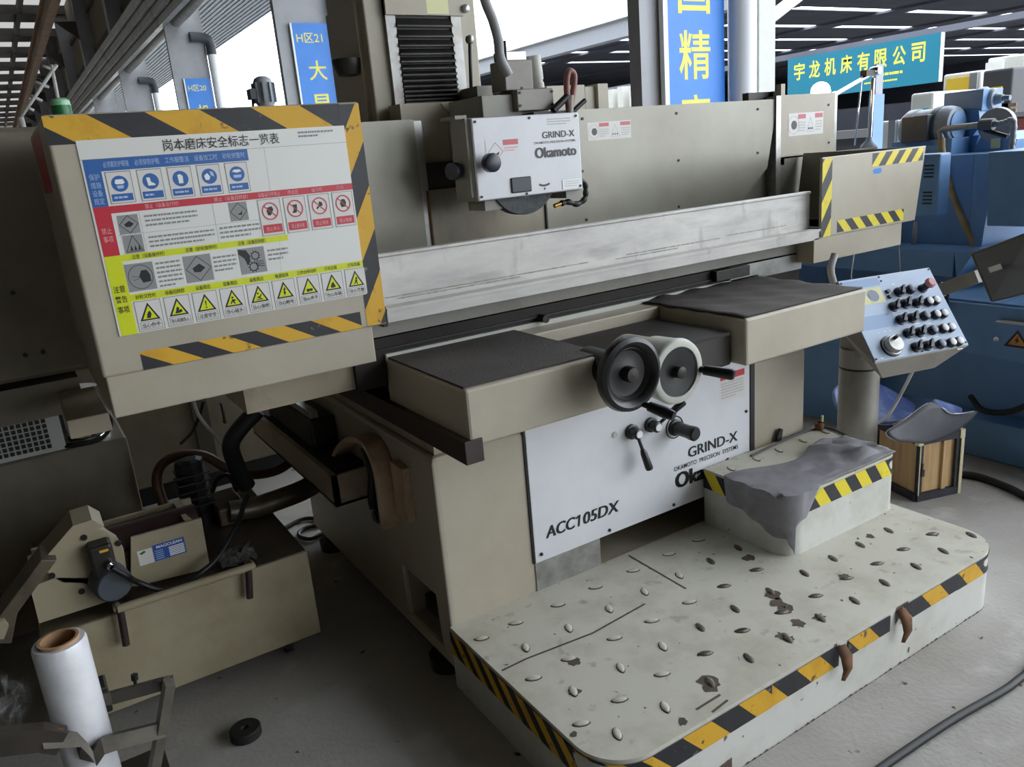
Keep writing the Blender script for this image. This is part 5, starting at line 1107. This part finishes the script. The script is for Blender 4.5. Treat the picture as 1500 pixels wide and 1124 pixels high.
# a second cabinet seen through the gap under the housing
BC = thing('rear_cabinet', 'grey brown rear cabinet seen under the poster housing', 'cabinet', (.75, 4.6, 0))
MB().box(-.3, 1.35, 4.3, 4.9, .1, .95).build('body', 'cab_light', BC, bevel=.01); MB().box(.62, .7, 4.28, 4.3, .1, .95).build('dark_post', 'dark_cab', BC)
MB().box(-.3, 1.35, 4.32, 4.9, 0, .1).build('plinth', 'black', BC)
p1 = W(1, 4.28, 323, 592); MB().tube([p1, p1+Vector((.0, -.03, 0)), p1+Vector((0, -.03, -.1)), p1+Vector((0, 0, -.1))], .008, n=6, sub=1).build('handle', 'dark_metal', BC)
# ================================================================== film roll and cart in the near left corner
FR = thing('film_roll', 'white stretch film roll with cardboard core standing upright', 'roll', (-.092, 1.79, .14))
rx_, ry_ = -.092, 1.79
MB().lathe((rx_, ry_, .14), (0, 0, 1), [(0, .038), (0, .052), (.55, .053), (.556, .05), (.556, .04)], 40).build('film', 'film', FR)
MB().lathe((rx_, ry_, .14), (0, 0, 1), [(0, .034), (0, .04), (.562, .04), (.562, .034)], 36, close=True).build('cardboard_core', 'cardboard', FR)
CA = thing('hand_cart', 'dark metal hand cart frame holding the film roll', 'cart', (-.05, 1.8, 0))
P = lambda px, py, y=1.72: W(1, y, px, py)
MB().box(-.8, .06, 1.68, 2.1, .10, .14).build('cart_deck', 'cart_dark', CA)
def flat(pts, w, th, name='flat_bar', m='cart_metal'): return ribbon(pts, w, th, 1).build(name, m, CA)
v = (0, .02, 0); zb_ = P(250, 1010).z
flat([P(248, 1000), P(238, 1060), P(225, 1130), Vector((P(225, 1130).x, 1.72, .1))], (.0, .035, 0), .02, 'upright')
flat([P(60, 1085), P(112, 1083), P(122, 1100), P(138, 1110), P(152, 1092), P(170, 1086), P(240, 1068)], (0, .012, .03), .03, 'cradle_bar')
flat([P(150, 1025, 1.86), P(165, 1022, 1.86), P(235, 1003, 1.80), P(246, 1000, 1.74)], (0, .0, .03), .012, 'rear_bar')
flat([P(245, 1005, 1.74), P(246, 1000, 1.86)], (0, .0, .03), .03, 'corner_plate')
flat([P(-30, 1090), P(60, 1080), P(90, 1085)], (0, .03, 0), .05, 'front_rail', 'cart_dark')
a = P(140, 1005, 1.88); b = P(165, 1035, 1.88); MB().box(a.x, b.x, 1.86, 1.92, b.z, a.z).build('clip_block', 'dark_metal', CA, bevel=.004)
a = P(195, 992, 1.86); MB().lathe(a-Vector((0, 0, .03)), (.1, 0, 1), [(0, .004), (.02, .004), (.022, .008), (.035, .008), (.036, 0)], 10).build('thumb_screw', 'dark_metal', CA)
a = P(78, 1070, 1.74); MB().lathe(a, (.2, -1, 0), [(0, .014), (.03, .016), (.032, 0)], 12).build('rust_bolt', 'rust', CA)
for x in (-.6, .0): k = MB().cyl((x-.012, 1.85, .045), (x+.012, 1.85, .045), .045, n=16).build('wheel', 'rubber', CA); MB().box(x-.018, x+.018, 1.83, 1.87, .05, .1).build('fork', 'dark_metal', k)
fm = MB(); rg = random.Random(5); n = 7
vv = []
for j in range(n):
    for i in range(n): p = P(-2+7*i, 1000+10*j, 1.80); vv.append(p+Vector((rg.uniform(-.012, .012), rg.uniform(-.03, .03), rg.uniform(-.012, .012))))
fm.mesh(vv, [(j*n+i, j*n+i+1, (j+1)*n+i+1, (j+1)*n+i) for j in range(n-1) for i in range(n-1)], 0, True)
one(fm, 'film_scrap', 'clear_film', 'crumpled clear film scrap beside the film roll', 'film', (-.13, 1.8, .5))
p = W(2, 0, 361, 1078); t = thing('rubber_puck', 'round dark rubber puck lying on the floor', 'puck', (p.x, p.y, 0))
MB().lathe((p.x, p.y, 0), (0, 0, 1), [(0, 0), (0, .043), (.003, .046), (.026, .046), (.03, .042), (.03, .012), (.022, .008), (.022, 0)], 28).build('puck_body', 'rubber', t)
MB().lathe((p.x, p.y, .03), (0, 0, 1), [(-.006, .036), (.0008, .036), (.0008, .033), (-.006, .033)], 28).build('puck_ring', 'hose_black', t)
# cables on the floor at the right
one(MB().tube([F0(1270, 1140, .01), F0(1330, 1098, .01), F0(1400, 1052, .01), F0(1470, 1012, .01), F0(1500, 990, .01), F0(1560, 950, .01), Vector((3.0, .6, .01)), Vector((3.6, .3, .01)), Vector((4.4, .1, .01)), Vector((5.6, -.1, .01))], .011, n=10), 'black_cable', 'hose_black', 'thick black cable on the floor in front of the platform', 'cable', F0(1330, 1098, .01))
one(MB().tube([F0(1400, 695, .015), F0(1425, 697, .015), F0(1450, 704, .015), F0(1480, 716, .015), F0(1505, 728, .015), F0(1540, 735, .015), Vector((3.68, 1.05, .015)), Vector((3.8, .75, .015)), Vector((4.4, .5, .015)), Vector((5.6, .4, .015))], .017, n=10), 'black_hose', 'hose_black', 'black hose on the floor behind the wooden crate', 'hose', F0(1450, 704, .015))

# ================================================================== the blue machine
BM = thing('blue_grinder', 'blue tool grinding machine behind the control pendant', 'machine', (4.3, 2.2, 0))
B_ = lambda px, py, X: W(0, X, px, py)
a = B_(1500, 690, 3.75)
MB().prism([(3.75, 1.2, 0), (3.75, 2.15, 0), (3.75, 2.15, .19), (3.75, 1.2, .2)], (1.2, 0, 0)).build('plinth', 'mach_blue', BM, bevel=.01)
MB().box(3.9, 4.9, 1.25, 3.4, .19, .6).build('dark_frame', 'mach_blue', BM)
MB().box(3.72, 4.6, 2.5, 3.5, .0, .62).build('rear_plinth', 'mach_blue', BM)
pnl = MB().prism([(3.7, 1.3, .50), (3.7, 2.10, .535), (3.7, 2.14, .60), (3.7, 2.14, .765), (3.7, 1.3, .765)], (.25, 0, 0)).build('electric_panel', 'mach_blue', BM, bevel=.004)
MB().box(3.72, 4.3, 1.3, 2.16, .765, .775).build('panel_top', 'mach_blue', pnl)
MB().box(3.66, 3.70, 1.3, 1.82, .70, .706).build('ledge', 'offwhite', pnl)
p = W(0, 3.7, 1460, 497); MB().lathe((3.7, p.y, p.z), (-1, 0, 0), [(0, .012), (.004, .012), (.005, .006), (.005, 0)], 14).build('lock', 'chrome', pnl)
p = W(0, 3.7, 1490, 498); wf = Frame((3.699, p.y, p.z), (0, -1, 0), (0, 0, -1), (-1, 0, 0)); m = MB(); shape(m, wf, [(-.0, -.045), (.06, .035), (-.055, .035)], 0, 1); shape(m, wf, [(.0, -.03), (.04, .026), (-.038, .026)], 1, 2); shape(m, wf, [(.006, -.02), (-.01, .006), (.0, .006), (-.006, .022), (.012, 0), (.002, 0)], 0, 3); rect(m, wf, .05, -.005, .25, .03, 1, 1); m.build('electric_warning', ['p_black', 'warn_orange'], pnl, label='orange high voltage triangle')
# tall tank body
X1 = 4.25
ya, yb_ = W(0, X1, 1428, 226).y, W(0, X1, 1322, 362).y
zt_ = W(0, X1, 1428, 226).z; zb_ = W(0, X1, 1424, 364).z
MB().box(X1, 5.2, ya, 3.6, zb_-.05, zt_).build('tank_body', 'mach_blue', BM, bevel=.004)
MB().prism([(X1, ya, zb_-.05), (X1, ya, zt_), (X1-.03, ya-.12, zt_), (X1-.03, ya-.08, zb_-.05)], (.6, 0, 0)).build('light_edge', 'mach_blue', BM)
MB().prism([(4.05, 1.4, W(0, 4.05, 1445, 331).z), (4.05, W(0, 4.05, 1445, 331).y, W(0, 4.05, 1445, 331).z), (4.05, W(0, 4.05, 1447, 223).y, W(0, 4.05, 1447, 223).z), (4.05, 1.4, W(0, 4.05, 1447, 223).z)], (.9, 0, 0)).build('splash_box', 'mach_blue', BM, bevel=.006)
MB().box(4.2, 4.9, 1.4, 3.5, .58, zb_-.04).build('table_base', 'mach_blue', BM)
a = W(0, 4.15, 1422, 364); b = W(0, 4.15, 1412, 400); MB().box(4.0, 4.9, a.y-.0, 3.5, b.z, a.z).build('lower_block', 'mach_blue', BM, bevel=.004)
MB().prism([(4.0, a.y, a.z), (4.0, a.y-.1, a.z+.01), (4.0, a.y-.02, b.z)], (.5, 0, 0)).build('bracket_rib', 'mach_blue', BM)
# louvred light cover by the right end guard
a = W(0, 3.95, 1353, 226); b = W(0, 3.95, 1366, 278); lc = MB().box(3.95, 4.05, b.y-.03, a.y+.12, W(0, 3.95, 1358, 318).z, a.z).build('vent_cover', 'mach_blue', BM, bevel=.01)
for k in range(4):
    for zz_ in (a.z-.06-.018*k, a.z-.19-.018*k): MB().box(3.945, 3.952, b.y, a.y-.01, zz_, zz_+.007).build('vent_slot', 'black', lc)
# motor
XM = 4.45
p0 = W(0, XM, 1335, 190); p1 = W(0, XM, 1403, 183); axm = (p1-p0); Lm = axm.length; rm = .105
mt = MB().lathe(p0, axm, [(-.03, 0), (-.03, rm*.8), (0, rm), (Lm*.18, rm*1.02), (Lm*.2, rm*.94), (Lm*.55, rm*.94), (Lm*.56, rm*1.0), (Lm*.85, rm*1.0), (Lm*.98, rm*.9), (Lm, rm*.75), (Lm, 0)], 32).build('motor', 'motor_light', BM)
MB().lathe(p0+axm*1.0, axm, [(0, 0), (.004, rm*.7), (.006, rm*.72), (.006, 0)], 28).build('fan_grille', 'mach_blue', mt)
MB().lathe(p0+axm*.6, axm, [(0, rm*1.03), (.03, rm*1.03), (.03, rm*.9)], 28).build('motor_band', 'motor_grey', mt)
c = p0+axm*.36; d = axm.normalized(); MB().obox(c+Vector((-.1, 0, .0)), d*.075, Vector((0, 0, .07)), Vector((.03, 0, 0))).build('terminal_box', 'motor_grey', mt, bevel=.006)
MB().box(XM-.1, XM+.15, p1.y-.03, p0.y+.05, zt_-.02, p0.z-.06).build('motor_mount', 'mach_blue', BM); MB().box(XM-.12, XM-.1, p1.y+.02, p1.y+.09, zt_-.02, p0.z-.09).build('mount_plate', 'mach_blue', BM)
# spindle block on a tapered post
XS = 4.55
a, b, c, e = (W(0, XS, *q) for q in ((1383, 137), (1441, 130), (1438, 162), (1380, 200)))
sb_ = MB().prism([a, b, c, W(0, XS, 1412, 178), W(0, XS, 1408, 200), e], (.2, 0, 0)).build('spindle_block', 'mach_blue', BM, bevel=.004)
MB().prism([W(0, XS-.01, *q) for q in ((1420, 160), (1434, 162), (1436, 185), (1420, 205), (1408, 205))], (.12, 0, 0)).build('post_face', 'mach_blue', sb_)
MB().prism([W(0, XS-.02, *q) for q in ((1408, 200), (1434, 198), (1425, 224), (1398, 224))], (.3, 0, 0)).build('post_foot', 'mach_blue', sb_)
p = W(0, XS+.1, 1441, 147); q = W(0, XS+.1, 1480, 143); dd = (q-p)
MB().lathe(p, dd, [(-.02, .07), (.01, .07), (.02, .055), (.05, .06), (.065, .05), (.065, .03), (.1, .022), (.1, .016), (dd.length, .014), (dd.length, 0)], 24).build('spindle', 'motor_light', sb_)
hd = MB().prism([W(0, XS-.05, *q) for q in ((1440, 196), (1468, 194), (1490, 204), (1486, 222), (1424, 224))], (.25, 0, 0)).build('tool_head', 'mach_blue', BM)
p = W(0, XS-.05, 1458, 183); MB().lathe(p, (1, .2, 0), [(0, 0), (0, .085), (.03, .09), (.06, .085), (.06, 0)], 24).build('wheel_guard', 'pipe_grey', hd)
pt = W(0, XS-.06, 1457, 210); m = MB(); rect(m, Frame(pt, (0, -1, 0), (0, 0, -1), (-1, 0, 0)), -.02, -.025, .03, .025); m.build('yellow_label', 'label_yellow', hd)
XP = 4.35
pp = MB().tube([W(0, XP, *q) for q in ((1379, 203), (1376, 192), (1382, 189), (1436, 183))], .016, n=12, sub=1).build('coolant_pipe', 'pipe_grey', BM)
MB().tube([W(0, XP, *q) for q in ((1455, 182), (1470, 180), (1480, 176), (1485, 180), (1484, 200), (1482, 218))], lambda t: .012+.004*abs(math.sin(t*30)), n=10, sub=8).build('segmented_hose', 'pipe_grey', pp)
MB().tube([W(0, XP, 1436, 183), W(0, XP, 1456, 182)], .03, n=12, sub=1).build('valve', 'motor_grey', pp)
MB().tube([W(0, XP-.1, *q) for q in ((1379, 203), (1380, 222), (1387, 250), (1396, 285), (1412, 325), (1428, 358), (1437, 378))], .018, n=12).build('tan_hose', 'hose_tan', pp, label='tan coolant hose')
MB().tube([W(0, XP, *q) for q in ((1442, 190), (1462, 196), (1476, 200))], .012, n=8, sub=1).build('clamp_lever', 'black', pp)
p = W(0, 4.1, 1340, 330); MB().tube([W(0, 4.1, 1342, 325), W(0, 4.1, 1338, 358)], .012, n=8, sub=1).build('rod', 'pipe_grey', BM)
MB().tube([(3.68, 1.55, .52), (3.66, 1.6, .4), (3.66, 1.72, .3), (3.68, 1.85, .27), (3.75, 1.95, .3)], .014, n=10).build('supply_cable', 'hose_black', BM)
# thin white wires
one(MB().tube([W(1, 2.45, 1251, 373), W(1, 2.45, 1247, 400), W(1, 2.45, 1247, 408)], .004, n=6), 'thin_wire', 'cable_white', 'thin white wire hanging under the right skirt', 'wire', W(1, 2.45, 1247, 408))
one(MB().tube([W(1, 2.45, 1317, 358), W(1, 2.45, 1318, 380), W(1, 2.45, 1319, 405)], .004, n=6), 'thin_wire', 'cable_white', 'second thin white wire near the corner of the right skirt', 'wire', W(1, 2.45, 1319, 405))
# blue upright bar
X = 5.33; t = thing('blue_upright', 'pale blue upright machine post behind the work lamp', 'post', (5.4, 3.7, 0))
MB().box(5.34, 5.46, 3.6, 3.64, 0, 1.80).build('post', 'mach_blue', t); MB().box(5.37, 5.45, 3.61, 3.63, 1.80, 2.0).build('upper_post', 'pillar_grey', t)
# ================================================================== plastic-wrapped screen on an arm
MO = thing('wrapped_monitor', 'dark screen wrapped in clear plastic on a grey arm', 'monitor', (3.45, 1.75, .85))
XW = 3.42
c4 = [W(0, XW, 1424, 372), W(0, XW-.12, 1510, 340), W(0, XW-.2, 1520, 425), W(0, XW-.06, 1453, 441)]
nrm = (c4[1]-c4[0]).cross(c4[3]-c4[0]).normalized(); nrm = nrm if nrm.dot(CAM-c4[0]) > 0 else -nrm
MB().prism(c4, nrm*-.03).build('screen', 'black_gloss', MO, bevel=.004)
cen = sum((Vector(q) for q in c4), Vector())/4; m = MB(); NN = 12; vv = []; rg = random.Random(9)
for j in range(NN+1):
    for i in range(NN+1):
        a_ = c4[0].lerp(c4[1], i/NN); b2 = c4[3].lerp(c4[2], i/NN); p = a_.lerp(b2, j/NN); p = cen+(p-cen)*1.04; vv.append(p+nrm*(.004+rg.uniform(0, .006)))
m.mesh(vv, [(j*(NN+1)+i, j*(NN+1)+i+1, (j+1)*(NN+1)+i+1, (j+1)*(NN+1)+i) for j in range(NN) for i in range(NN)], 0, True); m.build('plastic_wrap', 'clear_film', MO)
k = (c4[1]-c4[0]).normalized(); k2 = (c4[3]-c4[0]).normalized(); p = c4[0].lerp(c4[2], .42)+nrm*.012; m = MB().poly([p+k*.035+k2*.012, p-k*.035+k2*.012, p-k*.035-k2*.012, p+k*.035-k2*.012]); m.build('white_label', 'sticker', MO)
m = MB()
for q0, q1_ in zip(c4, c4[1:]+c4[:1]): m.tube([q0, q1_], .005, n=6, sub=1)
m.build('frame_edge', 'dark_metal', MO)
MB().tube([c4[3].lerp(c4[2], .0), c4[3].lerp(c4[2], .3)-nrm*-.02+k2*.02, c4[3].lerp(c4[2], .8)], .003, n=6).build('plastic_tail', 'clear_film', MO)
aa, bb = W(0, 3.5, 1382, 424), W(0, 3.45, 1436, 404); ar_ = MB(); d = (bb-aa).normalized(); ar_.obox((aa+bb)/2, d*(bb-aa).length*.5, Vector((.03, 0, 0)), d.cross(Vector((1, 0, 0))).normalized()*.028); ar_.build('arm', 'pendant_grey', MO, bevel=.003)
MB().cyl(aa+Vector((0, .0, -.03)), aa+Vector((0, 0, .035)), .012, n=10).build('arm_pivot', 'chrome', MO)
MB().tube([aa, aa+Vector((.1, .05, -.02)), Vector((3.695, 2.08, .725))], .02, n=10).build('arm_mount', 'dark_metal', MO)
# ================================================================== work lamp
YL = 3.0
P = lambda px, py, y=YL: W(1, y, px, py)
LA = thing('work_lamp', 'glowing work lamp bulb on a jointed arm above the guard', 'lamp', (P(1273, 213).x, YL, 1.46))
bs = P(1273, 213)
MB().lathe((bs.x, YL, zt_), (0, 0, 1), [(0, .05), (.06, .05), (.075, .045), (.1, .02), (.12, .016)], 18).build('base', 'motor_light', LA)
MB().tube([P(1273, 210), P(1279, 115)], .012, n=10, sub=1).build('post', 'chrome', LA); MB().tube([P(1252, 213), P(1263, 112)], .005, n=8, sub=1).build('stay_rod', 'chrome', LA)
MB().lathe(P(1282, 104)+Vector((0, .03, 0)), (0, -1, 0), [(0, 0), (0, .02), (.01, .026), (.05, .026), (.06, .02), (.06, 0)], 16).build('joint', 'chrome', LA)
MB().tube([P(1282, 105), P(1223, 139)], .012, n=10, sub=1).build('arm', 'chrome', LA)
MB().box(P(1265, 103).x, P(1278, 103).x, YL-.02, YL+.02, P(1270, 112).z, P(1270, 103).z).build('clamp', 'dark_metal', LA)
bc = P(1202, 134); MB().lathe(bc-Vector((0, 0, .055)), (0, 0, 1), [(0, .02)]+[(.055-.05*math.cos(a), .052*math.sin(a)) for a in [math.pi*i/14 for i in range(2, 15)]], 24).build('bulb', 'glow', LA, label='glowing round bulb')
MB().tube([bc-Vector((0, 0, .05)), P(1223, 139)], .02, n=10, sub=1).build('socket', 'chrome', LA)
